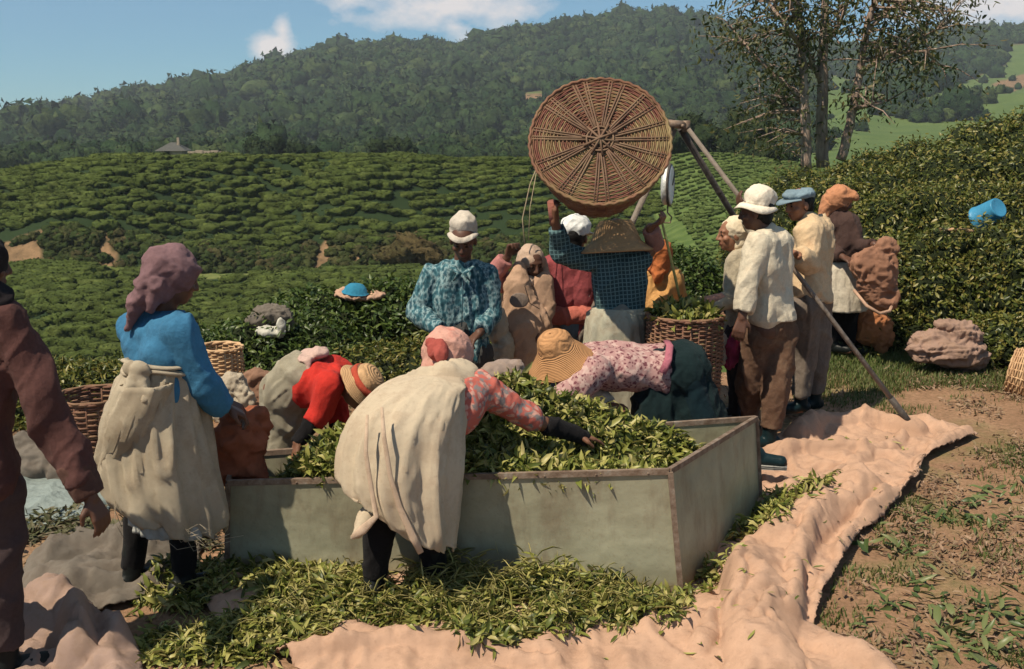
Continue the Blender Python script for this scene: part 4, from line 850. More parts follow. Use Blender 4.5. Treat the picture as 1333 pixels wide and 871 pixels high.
m = MB(); m.tube([P(862, 290, 7.0), P(873, 335, 7.0), P(885, 388, 7.0)], [.008, .009, .009], 7); tag(m.build('bamboo_stick', cloth('bamboo', (.42, .38, .14), weave=30)), 'thin yellow green stick beside woman in orange scarf', 'stick')
m = MB(); rp = [P(683, 318, 7.25), P(680, 285, 7.3), P(690, 240, 7.35), P(700, 215, 7.4)]; m.tube(rp, .004, 5); m.tube([P(688, 312, 7.25), P(690, 270, 7.3), P(700, 215, 7.4)], .003, 5)
m.tube([P(700, 215, 7.4), P(790, 190, 7.45), P(872, 168, 7.5)], .004, 5)
tag(m.build('rope', cloth('rope', (.34, .27, .18))), 'thin rope running from raised fist up behind the big basket', 'rope')
# ---------------------------------------------------------------- sacks and bundles
def blobs(*a): return [ellip(P(x, y, Y), (r1/SC(Y), (d if d else r1*.7/SC(Y)), r2/SC(Y)), (math.cos(R(t)), 0, -math.sin(R(t))), (math.sin(R(t)), 0, math.cos(R(t)))) for (x, y, Y, r1, r2, t, d) in a]
def sack(name, label, cat, mat, bl, amp=.03, freq=6, seed=1, stretch=(1, 1, 1), cord=None, group=None, parts=()):
    c = P(bl[0][0], bl[0][1], bl[0][2]); o = empty(name, (c.x, c.y, max(0, c.z-.2)), label, cat, group)
    soft('cloth', blobs(*bl), mat, o, .011, 2, (amp*.75, freq*1.25, seed, stretch, .55))
    for nm, mm, b2 in parts: soft(nm, blobs(*b2), mm, o, .009, 2, (amp*.6, freq*1.5, seed+3, (1, 1, 1), .3))
    return o
def s_xy(o): return o
sack('wrapped_sack', 'flattened brown sack wrapped in folds on grass in front of tea hedge', 'sack', burlap('burlap_mauve', (.36, .235, .185)), [(1235, 455, 8.9, 48, 22, 8, None), (1215, 446, 8.9, 30, 16, -6, None), (1252, 440, 8.9, 26, 20, 0, None), (1262, 466, 8.9, 24, 14, 0, None), (1196, 458, 8.85, 18, 10, 20, None), (1238, 425, 8.95, 22, 10, 10, None)], .05, 6, 3, (.35, 1, 2.6))
sack('dark_sack', 'dull brown sack slumped on the ground left of the burlap apron', 'sack', sack_grey, [(50, 605, 6.3, 45, 26, 0, None), (30, 585, 6.4, 24, 24, 0, None), (85, 615, 6.2, 24, 16, 0, None)], .03, 5, 8)
sack('dark_sack', 'greyish sack bulging beside the reddish wicker basket', 'sack', sack_brown, [(100, 560, 6.9, 26, 30, 0, None), (108, 528, 6.95, 14, 14, 0, None)], .03, 6, 9)
tarp = Sheet([(-80, 672), (0, 622), (80, 622), (150, 632), (140, 668), (60, 690), (-60, 705)], [], .02, 2.2, 5, .06)
tag(tarp.build('tarpaulin', cloth('tarp', (.20, .235, .225), weave=20, rough=.5)), 'flat blue grey tarpaulin lying on ground behind left figure', 'tarpaulin')
sack('grey_bundle', 'grey brown cloth bundle lying on the dark hedge', 'bundle', sack_grey, [(352, 410, 8.3, 26, 12, 0, None), (336, 416, 8.25, 16, 10, -20, None), (370, 420, 8.3, 12, 12, 30, None)], .035, 9, 4, (.6, 1, 1.5), parts=[('lining', cloth('white_lining', (.46, .44, .38)), [(352, 432, 8.15, 20, 6, 8, None), (366, 425, 8.1, 6, 12, 0, None)])])
tc_ = sack('tan_cloth', 'crumpled pinkish tan cloth spread on the hedge beneath the blue hat', 'cloth', sack_pink, [(462, 384, 8.95, 26, 5, 3, .16), (485, 385, 8.95, 18, 4, -8, .12), (448, 380, 9.0, 12, 5, 0, .1)], .025, 12, 5)
bh = P(463, 379, 8.9); m = MB(); m.lathe(bh, (0.1, -.1, 1), [(.115, -.01), (.10, 0), (.088, .03), (.06, .055), (.001, .062)], 28, wob=.03); oh = tag(m.build('blue_hat', cloth('hat_blue', (.03, .18, .29))), 'small blue cloth hat resting on the tan cloth', 'hat')
pk = P(1288, 277, 10.35); bk = empty('blue_pot', pk, 'bright blue plastic pot lying on its side on the tea hedge', 'pot')
pl = cloth('blue_plastic', (.045, .21, .36), weave=5, rough=.35, wst=0); m = MB(); dpk = Vector((-.38, .78, -.50)).normalized(); kq = .74
m.lathe(pk-dpk*.16, dpk, [(.001, .003), (.11, .003), (.118, 0), (.13, .004), (.136, .02), (.158, .33), (.168, .335), (.168, .35), (.150, .352), (.125, .04), (.001, .04)][::-1], 36); m.V = [(v-np.array(pk))*kq+np.array(pk) for v in m.V]; m.build('shell', pl, bk)
m = MB(); m.tube([pk-dpk*.0+Vector((.15, 0, .02)), pk+Vector((.21, 0, -.05)), pk+Vector((.16, -.05, -.12))], .006, 6); m.V = [(v-np.array(pk))*kq+np.array(pk) for v in m.V]; m.build('handle', pl, bk)
m = MB(); m.tube([P(1222, 299, 10.0), P(1245, 299, 9.95), P(1268, 301, 9.9)], [.014, .018, .015], 8); tag(m.build('wooden_stick', cloth('stick', (.40, .25, .15))), 'short tan stick poking out of tea hedge below the blue pot', 'stick')
sack('red_sack', 'reddish brown sack with rolled top between woman in blue and trough', 'sack', burlap('burlap_red', (.36, .12, .065), (.12, .05, .03)), [(312, 575, 4.95, 34, 40, 0, None), (330, 550, 5.0, 22, 22, 0, None), (300, 600, 4.95, 26, 34, 0, None), (325, 610, 4.95, 24, 30, 0, None)], .035, 7, 11)
sack('white_sack', 'open pale sack with folded mouth above the reddish sack', 'sack', sack_pale, [(303, 503, 7.1, 20, 17, 10, None), (318, 520, 7.05, 14, 20, 0, None), (300, 535, 7.1, 22, 22, 0, None)], .03, 10, 13)
sack('brown_sack', 'dim brown sack slumped between the small basket and the red shirted picker', 'sack', sack_brown, [(335, 500, 7.35, 22, 20, 0, None), (326, 530, 7.3, 24, 28, 0, None), (350, 530, 7.3, 14, 26, 0, None)], .03, 7, 14)
sack('cloth_bundle', 'pinkish grey cloth bundle at back of leaf heap by big straw hat', 'bundle', burlap('burlap_lilac', (.33, .255, .22)), [(653, 484, 5.45, 26, 14, 0, None), (640, 490, 5.42, 16, 12, 0, None), (672, 480, 5.45, 12, 12, 0, None)], .02, 9, 15)
sack('tall_sack', 'pale sack with looped edge leaning beside man in blue check shirt', 'sack', sack_pale, [(648, 425, 7.05, 13, 26, 0, .1), (655, 455, 7.05, 14, 26, 0, .12), (655, 500, 7.05, 16, 36, 0, .14), (655, 540, 7.05, 18, 34, 0, .15)], .02, 8, 16)
# ================================================================ PEOPLE
def skinmat(c):
    b = NB('skin'); b.b.inputs['Subsurface Weight'].default_value = .06; b.b.inputs['Subsurface Radius'].default_value = (.02, .008, .004); b.b.inputs['Specular IOR Level'].default_value = .35
    return b.fin(b.ramp(b.noise(9, 4), [(.3, dk(c, .82)), (.7, c)]), .55)
sk1 = skinmat((.17, .075, .042)); sk2 = skinmat((.10, .045, .028)); sk3 = skinmat((.26, .12, .07)); eyem = cloth('eye', (.015, .01, .008), rough=.3, wst=0); lipm = cloth('lip', (.15, .05, .035), rough=.5, wst=0)
hairm = cloth('black_hair', (.008, .007, .007), weave=200, rough=.5); bootm = cloth('rubber', (.010, .012, .012), weave=5, rough=.4, wst=0); bootg = cloth('rubber_teal', (.006, .017, .021), weave=5, rough=.35, wst=0); blackc = cloth('black_cloth', (.009, .008, .009)); browntr = cloth('brown_trousers', (.12, .068, .045), dirt=(.18, .12, .08))
def straw(name, c):
    b = NB(name); w1 = b.n('ShaderNodeTexWave'); w1.wave_type = 'RINGS'; w1.rings_direction = 'SPHERICAL'; w1.inputs['Scale'].default_value = 42; w1.inputs['Distortion'].default_value = 1.5; b.L(b.tc, w1.inputs[0])
    col = b.mix(b.math('MULTIPLY', w1.outputs['Fac'], .5), b.ramp(b.noise(14, 5), [(.3, dk(c, .75)), (.7, c)]), dk(c, .45)); b.bump(b.math('ADD', w1.outputs['Fac'], b.noise(90, 3)), .6, .006); return b.fin(col, .8)
strawm = straw('straw_orange', (.50, .26, .12)); strawl = straw('straw_pale', (.55, .34, .18))
def Vn(*a): return Vector(a).normalized()
def hand_prims(w, d, pn, curl=.5, s=1.0, side=1):
    d = d.normalized(); pn = (pn-d*pn.dot(d)).normalized(); lat = d.cross(pn)*side; pr = []
    for i, (o, L) in enumerate(((-1.5, .072), (-.5, .082), (.5, .078), (1.5, .062))):
        k = w+d*.085*s+lat*o*.021*s; pr.append(capsule(w+lat*o*.010*s+d*.01, .017*s, k, .0125*s, seg=10))
        d1 = (d*math.cos(curl*.7)+pn*math.sin(curl*.7)+lat*o*.05).normalized(); m_ = k+d1*L*.5*s; d2 = (d*math.cos(curl*1.9)+pn*math.sin(curl*1.9)).normalized(); t = m_+d2*L*.45*s
        pr += [capsule(k, .0105*s, m_, .0092*s, seg=10), capsule(m_, .0092*s, t, .0075*s, seg=10)]
    b0 = w+d*.02*s-lat*.022*s; b1 = b0+(d*.55-lat*.75+pn*.35).normalized()*.045*s; b2 = b1+(d*.9-lat*.15+pn*.5).normalized()*.035*s
    pr += [capsule(b0, .016*s, b1, .0125*s, seg=10), capsule(b1, .0115*s, b2, .009*s, seg=10)]
    return pr
def head_prims(c, f, u, s=1.):
    f = f.normalized(); r = f.cross(u).normalized(); u = r.cross(f)
    E = lambda p, rad: ellip(c+(r*p[0]+f*p[1]+u*p[2])*s, [x*s for x in rad], r, u)
    pr = [E((0, -.012, .028), (.076, .094, .082)), E((0, .020, -.035), (.060, .070, .078)), E((0, .055, -.080), (.028, .028, .026)), E((0, .068, .028), (.050, .022, .020)),
          E((.042, .058, -.022), (.024, .022, .020)), E((-.042, .058, -.022), (.024, .022, .020)), E((.077, -.005, -.008), (.010, .020, .032)), E((-.077, -.005, -.008), (.010, .020, .032)),
          E((0, .083, -.055), (.023, .012, .008)), E((0, .080, -.064), (.020, .012, .008))]
    pr.append(capsule(c+(f*.086+u*.020)*s, .008*s, c+(f*.106-u*.024)*s, .0115*s, seg=10)); pr += [E((q*.012, .093, -.028), (.009, .012, .008)) for q in (-1, 1)]
    pr += [E((q*.030, .078, .006), (.015, .010, .009)) for q in (-1, 1)]
    ft = [(c+(r*q*.031+f*.088+u*.006)*s, .0105*s, 1) for q in (-1, 1)]+[(c+(r*q*.010+f*.093-u*.060)*s, .010*s, 2) for q in (-1, 0, 1)]+[(c+(r*q*.032+f*.086+u*.026)*s, .008*s, 1) for q in (-1, 1)]+[(c+(r*q*.023+f*.088+u*.027)*s, .006*s, 1) for q in (-1, 1)]
    return pr, ft
class Person:
    def __init__(s, label, Y, j, face, skin, body_dir=None, curl=.7, palms=None, hs=1.0, group='tea pickers and men round the trough'):
        J = {k: P(v[0], v[1], Y+(v[2] if len(v) > 2 else 0)) for k, v in j.items()}; s.J = J; s.f = Vector(face).normalized()
        lat = (J['sh_b']-J['sh_a']).normalized(); sp_ = (J['neck']-J['pelvis']).normalized(); lat = (lat-sp_*lat.dot(sp_)).normalized(); s.lat = lat
        for q, sg in (('a', -1), ('b', 1)):
            J.setdefault('hip_'+q, J['pelvis']+lat*sg*.088-sp_*.02)
            if 'ank_'+q not in J: J['ank_'+q] = Vector((J['hip_'+q].x, J['hip_'+q].y+.02*sg, .09))
            J['ank_'+q].z = max(J['ank_'+q].z, .075)
            J.setdefault('knee_'+q, J['hip_'+q].lerp(J['ank_'+q], .48)); J.setdefault('el_'+q, J['sh_'+q]+Vector((0, 0, -.28))); J.setdefault('wr_'+q, J['el_'+q]+Vector((0, -.05, -.24)))
            J.setdefault('hd_'+q, J['wr_'+q]+(J['wr_'+q]-J['el_'+q]).normalized()*.1)
        bd = Vector(body_dir or (face[0], face[1], 0)); bd.z = 0; bd.normalize(); s.bd = bd
        base = (J['ank_a']+J['ank_b'])/2; base.z = 0; s.o = empty('person', base, label, 'person', group)
        u = Vector((0, 0, 1)); hp, ft = head_prims(J['head'], s.f, u, hs); s.hs = hs; s.u = (s.f.cross(u)).cross(s.f).normalized(); s.r = s.f.cross(u).normalized()
        pr = hp+[capsule(J['neck']-sp_*.04, .058, J['head']-s.u*.05-s.f*.012, .050)]+s.torso(0)
        for q in 'ab':
            pr += s.arm(q, 0)+s.leg(q, 0); sd = 1 if q == 'b' else -1
            pn = Vector(palms[q]) if palms and q in palms else Vector((0, 0, -1))+bd*.2
            pr += hand_prims(J['wr_'+q], J['hd_'+q]-J['wr_'+q], pn, curl, 1., sd)
            an = J['ank_'+q]; pr.append(capsule(an-Vector((0, 0, .035))-bd*.03, .036, an+bd*.15-Vector((0, 0, .045)), .028))
        me = fuse(pr, .0068, 2); me.name = 'body'; n = len(me.polygons); ce = np.empty(n*3, np.float32); me.polygons.foreach_get('center', ce); ce = ce.reshape(-1, 3); mi = np.zeros(n, np.int32)
        for p, rr, k in ft: mi[np.linalg.norm(ce-np.array(p), axis=1) < rr] = k
        me.transform(Matrix.Translation(-base)); [me.materials.append(m_) for m_ in (skin, eyem, lipm)]; me.polygons.foreach_set('material_index', mi); me.polygons.foreach_set('use_smooth', [True]*n)
        s.body = link('body', me, s.o)
    def torso(s, i, lo=1.):
        J = s.J; m = (J['sh_a']+J['sh_b'])/2; pl = m.lerp(J['pelvis'], lo); ch = m.lerp(pl, .30); wa = m.lerp(pl, .66); L = s.lat
        pr = [capsule(J['sh_a'], .052+i, J['sh_b'], .052+i), capsule(J['neck']-(J['neck']-m)*.2, .06+i*.5, m, .08+i)]
        for g in (-1, 1): pr += [capsule(m+L*g*.075, .078+i, ch+L*g*.07, .096+i), capsule(ch+L*g*.07, .096+i, wa+L*g*.05, .086+i), capsule(wa+L*g*.05, .086+i, pl+L*g*.065, .10+i)]
        return pr
    def arm(s, q, i, f=1., k=1., flat=False):
        J = s.J; e = J['el_'+q]; w_ = e.lerp(J['wr_'+q], f)
        pr = [capsule(J['sh_'+q], .052*k+i, e, .041*k+i)]
        if f > 0: pr.append(capsule(e, .041*k+i, w_, (.041-.013*f)*k+i*1.1, flat1=flat))
        return pr
    def leg(s, q, i, f=1., flat=False, k=1):
        J = s.J; kn = J['knee_'+q]; a = kn.lerp(J['ank_'+q], f)
        return [capsule(J['hip_'+q], .085*k+i, kn, .058*k+i), capsule(kn, .058*k+i, a, (.058-.018*f)*k+i, flat1=flat)]
    def shirt(s, mat, i=.020, cuff=.93, fold=(.016, 7), name='shirt', extra=(), seed=1, arms='ab', ai=None, label=None, lo=1.):
        i *= .8; pr = s.torso(i, lo); 
        for q in arms: pr += s.arm(q, i if ai is None else ai, cuff, flat=True)
        return soft(name, pr+list(extra), mat, s.o, .0105, 3, (fold[0], fold[1], seed, (1, 1, .6), .3), label)
    def sleeve(s, q, mat, i=.02, f0=.0, f1=.93, name='sleeve', label=None, fold=(.010, 10)):
        J = s.J; e = J['el_'+q]; w_ = J['wr_'+q]
        return soft(name, [capsule(e.lerp(w_, f0), .041+i, e.lerp(w_, f1), .030+i, True, True)], mat, s.o, .009, 2, (*fold, 3, (1, 1, 1), .3), label)
    def trousers(s, mat, i=.025, f=.9, fold=(.018, 7), seed=2, name='trousers', extra=()):
        i *= .85; J = s.J; pr = [capsule(J['hip_a'], .10+i, J['hip_b'], .10+i)]
        pl = J['pelvis']; pr.append(capsule(pl, .12+i, pl+(J['neck']-pl).normalized()*.10, .11+i))
        for q in 'ab': pr += s.leg(q, i, f, True)
        return soft(name, pr+list(extra), mat, s.o, .0105, 3, (fold[0], fold[1], seed, (1, 1, .5), .3))
    def boots(s, mat, hgt=.55, sole=False):
        for q in 'ab':
            J = s.J; a = J['ank_'+q]; k = J['knee_'+q]; lo = a-Vector((0, 0, .03))
            o = soft('boot', [capsule(a.lerp(k, hgt), .058, a, .046, True), capsule(a, .05, lo-s.bd*.02, .044), capsule(lo-s.bd*.035, .044, lo+s.bd*.14, .038)], mat, s.o, .009, 2, (.006, 9, 3, (1, 1, 1), .2))
            if sole:
                m = MB(); 
                for t in range(3): m.tube([lo-s.bd*.08+Vector((0, 0, -.044+t*.011)), lo+s.bd*.02+Vector((0, 0, -.044+t*.011)), lo+s.bd*.175+Vector((0, 0, -.040+t*.008))], [.045, .049, .040], 12, sq=.12)
                m.build('sole', sole, o)
    def hair(s):
        J = s.J; c = J['head']; f, u, r, k = s.f, s.u, s.r, s.hs
        soft('hair', [ellip(c-f*.028*k+u*.022*k, (.082*k, .092*k, .086*k), r, u), ellip(c-f*.058*k-u*.03*k, (.066*k, .046*k, .06*k), r, u)], hairm, s.o, .008, 2, (.004, 30, 1))
    def scarf(s, mat, tail=(), size=1., fold=(.014, 11), name='headscarf', extra=(), fwd=0., seed=4):
        J = s.J; c = J['head']; f, u, r = s.f, s.u, s.r; k = s.hs*size
        pr = [ellip(c-f*(.020-fwd)+u*.026, (.098*k, .108*k, .100*k), r, u), ellip(c-f*.050-u*.045, (.085*k, .066*k, .085*k), r, u)]
        if tail:
            tp_ = [Vector(t[0]) for t in tail]
            for a in range(len(tp_)-1): pr.append(capsule(tp_[a], tail[a][1], tp_[a+1], tail[a+1][1]))
        return soft(name, pr+list(extra), mat, s.o, .0085, 2, (fold[0], fold[1], seed, (.7, .7, 1.5), .35))
    def at(s, f, r, u): return s.J['head']+s.f*f+s.r*r+s.u*u
def hat(o, name, c, ax, prof, mat, seg=48, wob=.03, band=None, ref=None, el=1, th=.005):
    m = MB(); m.lathe(c, ax, [(r, z, el) for r, z in prof], seg, wob=wob, ref=ref); h = m.build(name, mat, o); q = h.modifiers.new('s', 'SOLIDIFY'); q.thickness = th
    loc = Vector(c)-o.location; h.data.transform(Matrix.Translation(-loc)); h.location = loc
    q2 = h.modifiers.new('b', 'SUBSURF'); q2.levels = q2.render_levels = 1
    if band:
        m = MB(); r, z, z2, bm_ = band; m.lathe(c, ax, [(r+.004, z, el), (r+.006, (z+z2)/2, el), (r-.002, z2, el)], seg, wob=wob, ref=ref); b_ = m.build('hat_band', bm_, h, world=False)
        b_.data.transform(Matrix.Translation(-o.location-h.location)); q = b_.modifiers.new('s', 'SOLIDIFY'); q.thickness = .004; q.offset = 1
    return h
def strip(pts, w_, name, mat, parent, th=.25):
    m = MB(); m.tube(pts, w_, 8, sq=th); return m.build(name, mat, parent)
# ---- patterned cloths
def checkm():
    b = NB('blue_check'); v = b.map((1, 1, 1), (0, .15, .1)); n1 = b.noise(16, 4, .6, b.map((1.6, 1.6, .8))); n_ = b.ramp(n1, [(.40, (.025, .075, .095)), (.47, (.055, .14, .17)), (.55, (.24, .33, .34)), (.62, (.035, .085, .11))])
    w1 = b.n('ShaderNodeTexWave'); w1.bands_direction = 'X'; w1.inputs['Scale'].default_value = 9; w1.inputs['Distortion'].default_value = 2; b.L(v, w1.inputs[0]); w2 = b.n('ShaderNodeTexWave'); w2.bands_direction = 'Z'; w2.inputs['Scale'].default_value = 9; w2.inputs['Distortion'].default_value = 2; b.L(v, w2.inputs[0])
    col = b.mix(b.math('MULTIPLY', b.math('MULTIPLY', w1.outputs['Fac'], w2.outputs['Fac']), .8), n_, (.012, .035, .05)); b.bump(b.noise(30, 5), .35, .01); return b.fin(col, .9)
def gridm(name, c, c2, sc=14):
    b = NB(name); v = b.map((1, 1, 1), (0, .1, .05)); w1 = b.n('ShaderNodeTexWave'); w1.bands_direction = 'X'; w1.inputs['Scale'].default_value = sc; w1.inputs['Distortion'].default_value = 1; b.L(v, w1.inputs[0]); w2 = b.n('ShaderNodeTexWave'); w2.bands_direction = 'Z'; w2.inputs['Scale'].default_value = sc; w2.inputs['Distortion'].default_value = 1; b.L(v, w2.inputs[0])
    f = b.math('MAXIMUM', w1.outputs['Fac'], w2.outputs['Fac']); col = b.mix(b.ramp(f, [(.80, (0, 0, 0)), (.95, (1, 1, 1))]), b.ramp(b.noise(8, 5), [(.3, dk(c, .7)), (.7, c)]), c2); b.bump(b.noise(40, 5), .4, .01); return b.fin(col, .9)
def floralm(name, c, c2, c3, sc=34):
    b = NB(name); vr = b.n('ShaderNodeTexVoronoi'); vr.inputs['Scale'].default_value = sc; vr.inputs['Randomness'].default_value = 1; nv = b.n('ShaderNodeTexNoise'); nv.inputs['Scale'].default_value = 12; b.L(b.tc, nv.inputs[0])
    mxn = b.mix(.08, b.tc, nv.outputs['Color'], 'ADD'); b.L(mxn, vr.inputs[0])
    col = b.mix(b.ramp(vr.outputs['Distance'], [(.32, (1, 1, 1)), (.46, (0, 0, 0))]), c, c2); col = b.mix(b.ramp(b.noise(30, 3), [(.52, (0, 0, 0)), (.60, (.9, .9, .9))]), col, c3); b.bump(b.noise(30, 5), .35, .01); return b.fin(col, .9)
# ---------------------------------------------------------------- 1 figure at the left edge
jb = cloth('brown_jacket', (.10, .045, .040), .6, dirt=(.06, .028, .026))
p = Person('person in brown jacket cut off by left edge with one arm hanging down', 3.85, dict(head=(-28, 345), neck=(-26, 388), sh_a=(-92, 412, .1), sh_b=(8, 412, -.02), pelvis=(-40, 620), el_b=(66, 545, -.02), wr_b=(118, 648, -.05), hd_b=(140, 690, -.05), el_a=(-110, 520), wr_a=(-100, 620),
           hip_b=(-12, 640), knee_b=(0, 760), ank_b=(8, 862), hip_a=(-60, 640, .1), ank_a=(-70, 850, .15)), (.75, .6, -.1), sk2, (.8, .5, 0), .5, {'b': (-.6, .3, -.3)})
p.shirt(jb, .038, .80, (.028, 6), 'jacket'); p.sleeve('b', cloth('dark_cuff', (.09, .045, .035)), .028, .55, .98, 'cuff'); p.trousers(cloth('plum_trousers', (.075, .05, .05), .6), .035, .80, (.025, 6)); p.boots(bootm)
p.scarf(cloth('dark_scarf', (.02, .016, .018)), [(p.at(-.06, 0, -.05), .06), (p.J['neck']+Vector((.09, -.02, -.0)), .045)], 1.05)
# ---------------------------------------------------------------- 2 woman in blue
p = Person('woman in blue blouse, mauve headscarf and long burlap apron facing away', 4.65, dict(head=(228, 362, .02), neck=(208, 408, .02), sh_a=(178, 430, .13), sh_b=(236, 430, -.10), pelvis=(211, 545, .02), el_b=(262, 498, -.06), wr_b=(294, 530, .02), hd_b=(322, 542, .06), el_a=(245, 500, .25), wr_a=(290, 522, .25),
           ank_a=(173, 756, .05), knee_a=(180, 670, .05), ank_b=(240, 754, -.02), knee_b=(237, 670)), (.72, .5, -.30), sk2, (.75, .65, 0), .9)
blue = cloth('blue_blouse', (.045, .165, .30), .75, dirt=(.035, .12, .22))
p.shirt(blue, .034, .96, (.020, 6.5), 'blouse', lo=.60); bo = burlap('apron_burlap', (.48, .41, .31), (.27, .20, .14))
mv = cloth('mauve_scarf', (.20, .115, .125), .6)
h = p.at
p.scarf(mv, [(h(-.07, .0, .05), .080), (P(198, 368, 4.60), .062), (P(184, 388, 4.60), .050), (P(174, 408, 4.61), .038), (P(168, 426, 4.61), .024)], 1.06, (.020, 14), extra=[capsule(P(205, 372, 4.56), .04, P(196, 402, 4.57), .026), capsule(h(.0, 0, .085), .06, h(-.09, 0, .055), .07)])
K = SC(4.65, .7); Q = lambda x, y, d=0: P(x, y, 4.62+d)
loft('underskirt', [(Q(209, 520), .13, .12), (Q(211, 600), .165, .14), (Q(219, 650), .17, .14), (Q(225, 686), .165, .14, 0, -.1)], cloth('grey_skirt', (.36, .36, .34)), p.o, amp=.02, seed=5)
loft('apron', [(Q(210, 474), 40/K, .125), (Q(208, 486), 43/K, .13), (Q(203, 515), 54/K, .155), (Q(201, 555), 60/K, .175), (Q(206, 605), 65/K, .185), (Q(217, 648), 66/K, .185, 0, -.12), (Q(228, 676), 57/K, .165, 0, -.22)], bo, p.o, 96, amp=.032, freq=8, seed=2, hem=.05)
loft('apron_flap', [(Q(190, 500, -.15), 30/K, .06), (Q(168, 560, -.13), 32/K, .07), (Q(150, 605, -.08), 22/K, .04), (Q(150, 640, -.05), 9/K, .02)], bo, p.o, 40, amp=.02, freq=7, seed=7, hem=.06)
m = MB(); ang = np.linspace(0, 6.283, 40); wc = Q(210, 477)
m.tube([wc+Vector((math.cos(a)*.150, math.sin(a)*.135, .012*math.sin(3*a))) for a in ang], .024, 8, sq=.5, cap=False); m.tube([wc+Vector((math.cos(a)*.152, math.sin(a)*.137, .03+.012*math.sin(2*a))) for a in ang], .018, 8, sq=.5, cap=False); m.build('waist_tie', bo, p.o)
soft('knot', [ellip(Q(183, 482, -.15), (.04, .03, .035)), capsule(Q(183, 482, -.15), .026, Q(168, 512, -.17), .035), capsule(Q(183, 482, -.15), .022, Q(190, 520, -.19), .03), ellip(Q(172, 480, -.12), (.035, .02, .03))], bo, p.o, .008, 2, (.012, 14, 2))
m = MB()
for k in range(14):
    a = Q(random.uniform(140, 175), random.uniform(560, 650), -.14); b_ = a+Vector((random.uniform(.0, .22), random.uniform(-.03, .02), -random.uniform(.1, .28))); m.tube([a, a.lerp(b_, .5)+Vector((-.02, -.02, -.04)), b_], .0014, 4)
for k in range(12):
    a = Q(random.uniform(200, 265), random.uniform(675, 698), -.16); b_ = a+Vector((random.uniform(.0, .22), random.uniform(-.03, .02), -random.uniform(.01, .06))); m.tube([a, a.lerp(b_, .5)+Vector((0, -.01, -.04)), b_], .0011, 4)
m.build('frayed_threads', bo, p.o); p.trousers(blackc, .010, .9, (.01, 8), name='leggings'); p.boots(bootm, .7)
# ---------------------------------------------------------------- 3 red shirt, bent
p = Person('bent picker in bright red shirt and banded straw hat at left end of trough', 5.55, dict(head=(468, 503, -.22), neck=(440, 490, -.12), sh_a=(432, 490, .10), sh_b=(428, 500, -.26), pelvis=(380, 500, 0), el_b=(418, 535, -.26), wr_b=(388, 576, -.34), hd_b=(384, 592, -.36), el_a=(440, 540, .1), wr_a=(440, 575, .0),
           knee_a=(366, 565, .12), knee_b=(364, 568, -.05), ank_a=(366, 648, .15), ank_b=(364, 652, .0)), (.6, -.2, -.75), sk1, (1, -.1, 0))
red = cloth('red_shirt', (.46, .030, .022), .8); p.shirt(red, .024, .42, (.018, 8), lo=.46); p.sleeve('b', blackc, .006, .2, 1.05, 'arm_cover'); p.sleeve('a', blackc, .006, .2, 1.05, 'arm_cover')
c = P(481, 494, 5.32); hat(p.o, 'straw_hat', c, (.72, -.15, .55), [(.135, -.075), (.120, -.055), (.098, -.035), (.092, 0), (.085, .03), (.06, .052), (.001, .058)], strawl, 40, .03, (.094, -.032, .0, cloth('red_band', (.42, .07, .04))))
bt = burlap('burlap_green', (.38, .34, .26), (.2, .17, .11)); K = SC(5.55)
soft('burlap_wrap', [capsule(P(403, 486, 5.52), .112, P(384, 492, 5.55), .128, flat0=True), capsule(P(386, 492, 5.46), .13, P(372, 512, 5.48), .13), capsule(P(370, 512, 5.5), .12, P(366, 556, 5.5), .095), capsule(P(366, 556, 5.5), .095, P(366, 625, 5.55), .085, flat1=True), capsule(P(376, 512, 5.65), .12, P(372, 556, 5.7), .095), capsule(P(372, 556, 5.7), .095, P(370, 625, 5.7), .085, flat1=True)], bt, p.o, .010, 2, (.030, 8, 5, (1, 1, .6), .4))
soft('waist_cloth', [ellip(P(402, 464, 5.5), (.06, .13, .03)), ellip(P(416, 458, 5.5), (.05, .09, .022)), capsule(P(401, 468, 5.40), .022, P(402, 490, 5.37), .016)], cloth('pinkish_white', (.52, .36, .31)), p.o, .010, 2, (.016, 12, 3)); p.boots(bootm)
# ---------------------------------------------------------------- 4 central bent woman
flor = floralm('red_floral', (.42, .11, .085), (.50, .27, .22), (.17, .17, .17), 26)
p = Person('woman in broad cream sacking skirt bent over trough with arm stretched across the leaves', 4.5, dict(head=(583, 467, .52), neck=(592, 492, .42), sh_a=(568, 500, .38), sh_b=(628, 508, .34), pelvis=(535, 570, .05), el_b=(690, 546, .42), wr_b=(750, 566, .52), hd_b=(786, 573, .58), el_a=(560, 555, .55), wr_a=(575, 600, .6),
           knee_a=(492, 700, -.05), ank_a=(487, 757, -.05), knee_b=(562, 695, .02), ank_b=(566, 757, .05), hip_a=(505, 595, .02), hip_b=(562, 595, .04)), (.25, .8, -.45), sk1, (.1, 1, 0), .25, {'b': (0, 0, -1)})
p.shirt(flor, .030, .05, (.018, 8), 'blouse'); p.sleeve('b', blackc, .008, .30, 1.25, 'arm_cover'); p.sleeve('a', blackc, .008, .2, 1.05, 'arm_cover')
cream = burlap('sacking_cream', (.56, .46, .34), (.33, .23, .16)); K = SC(4.5, .7)
soft('sacking_back', [capsule(P(592, 500, 4.86), .115, P(548, 545, 4.66), .17), ellip(P(560, 510, 4.78), (.17, .13, .10))], cream, p.o, .011, 3, (.03, 8, 7, (1, 1, 1), .4))
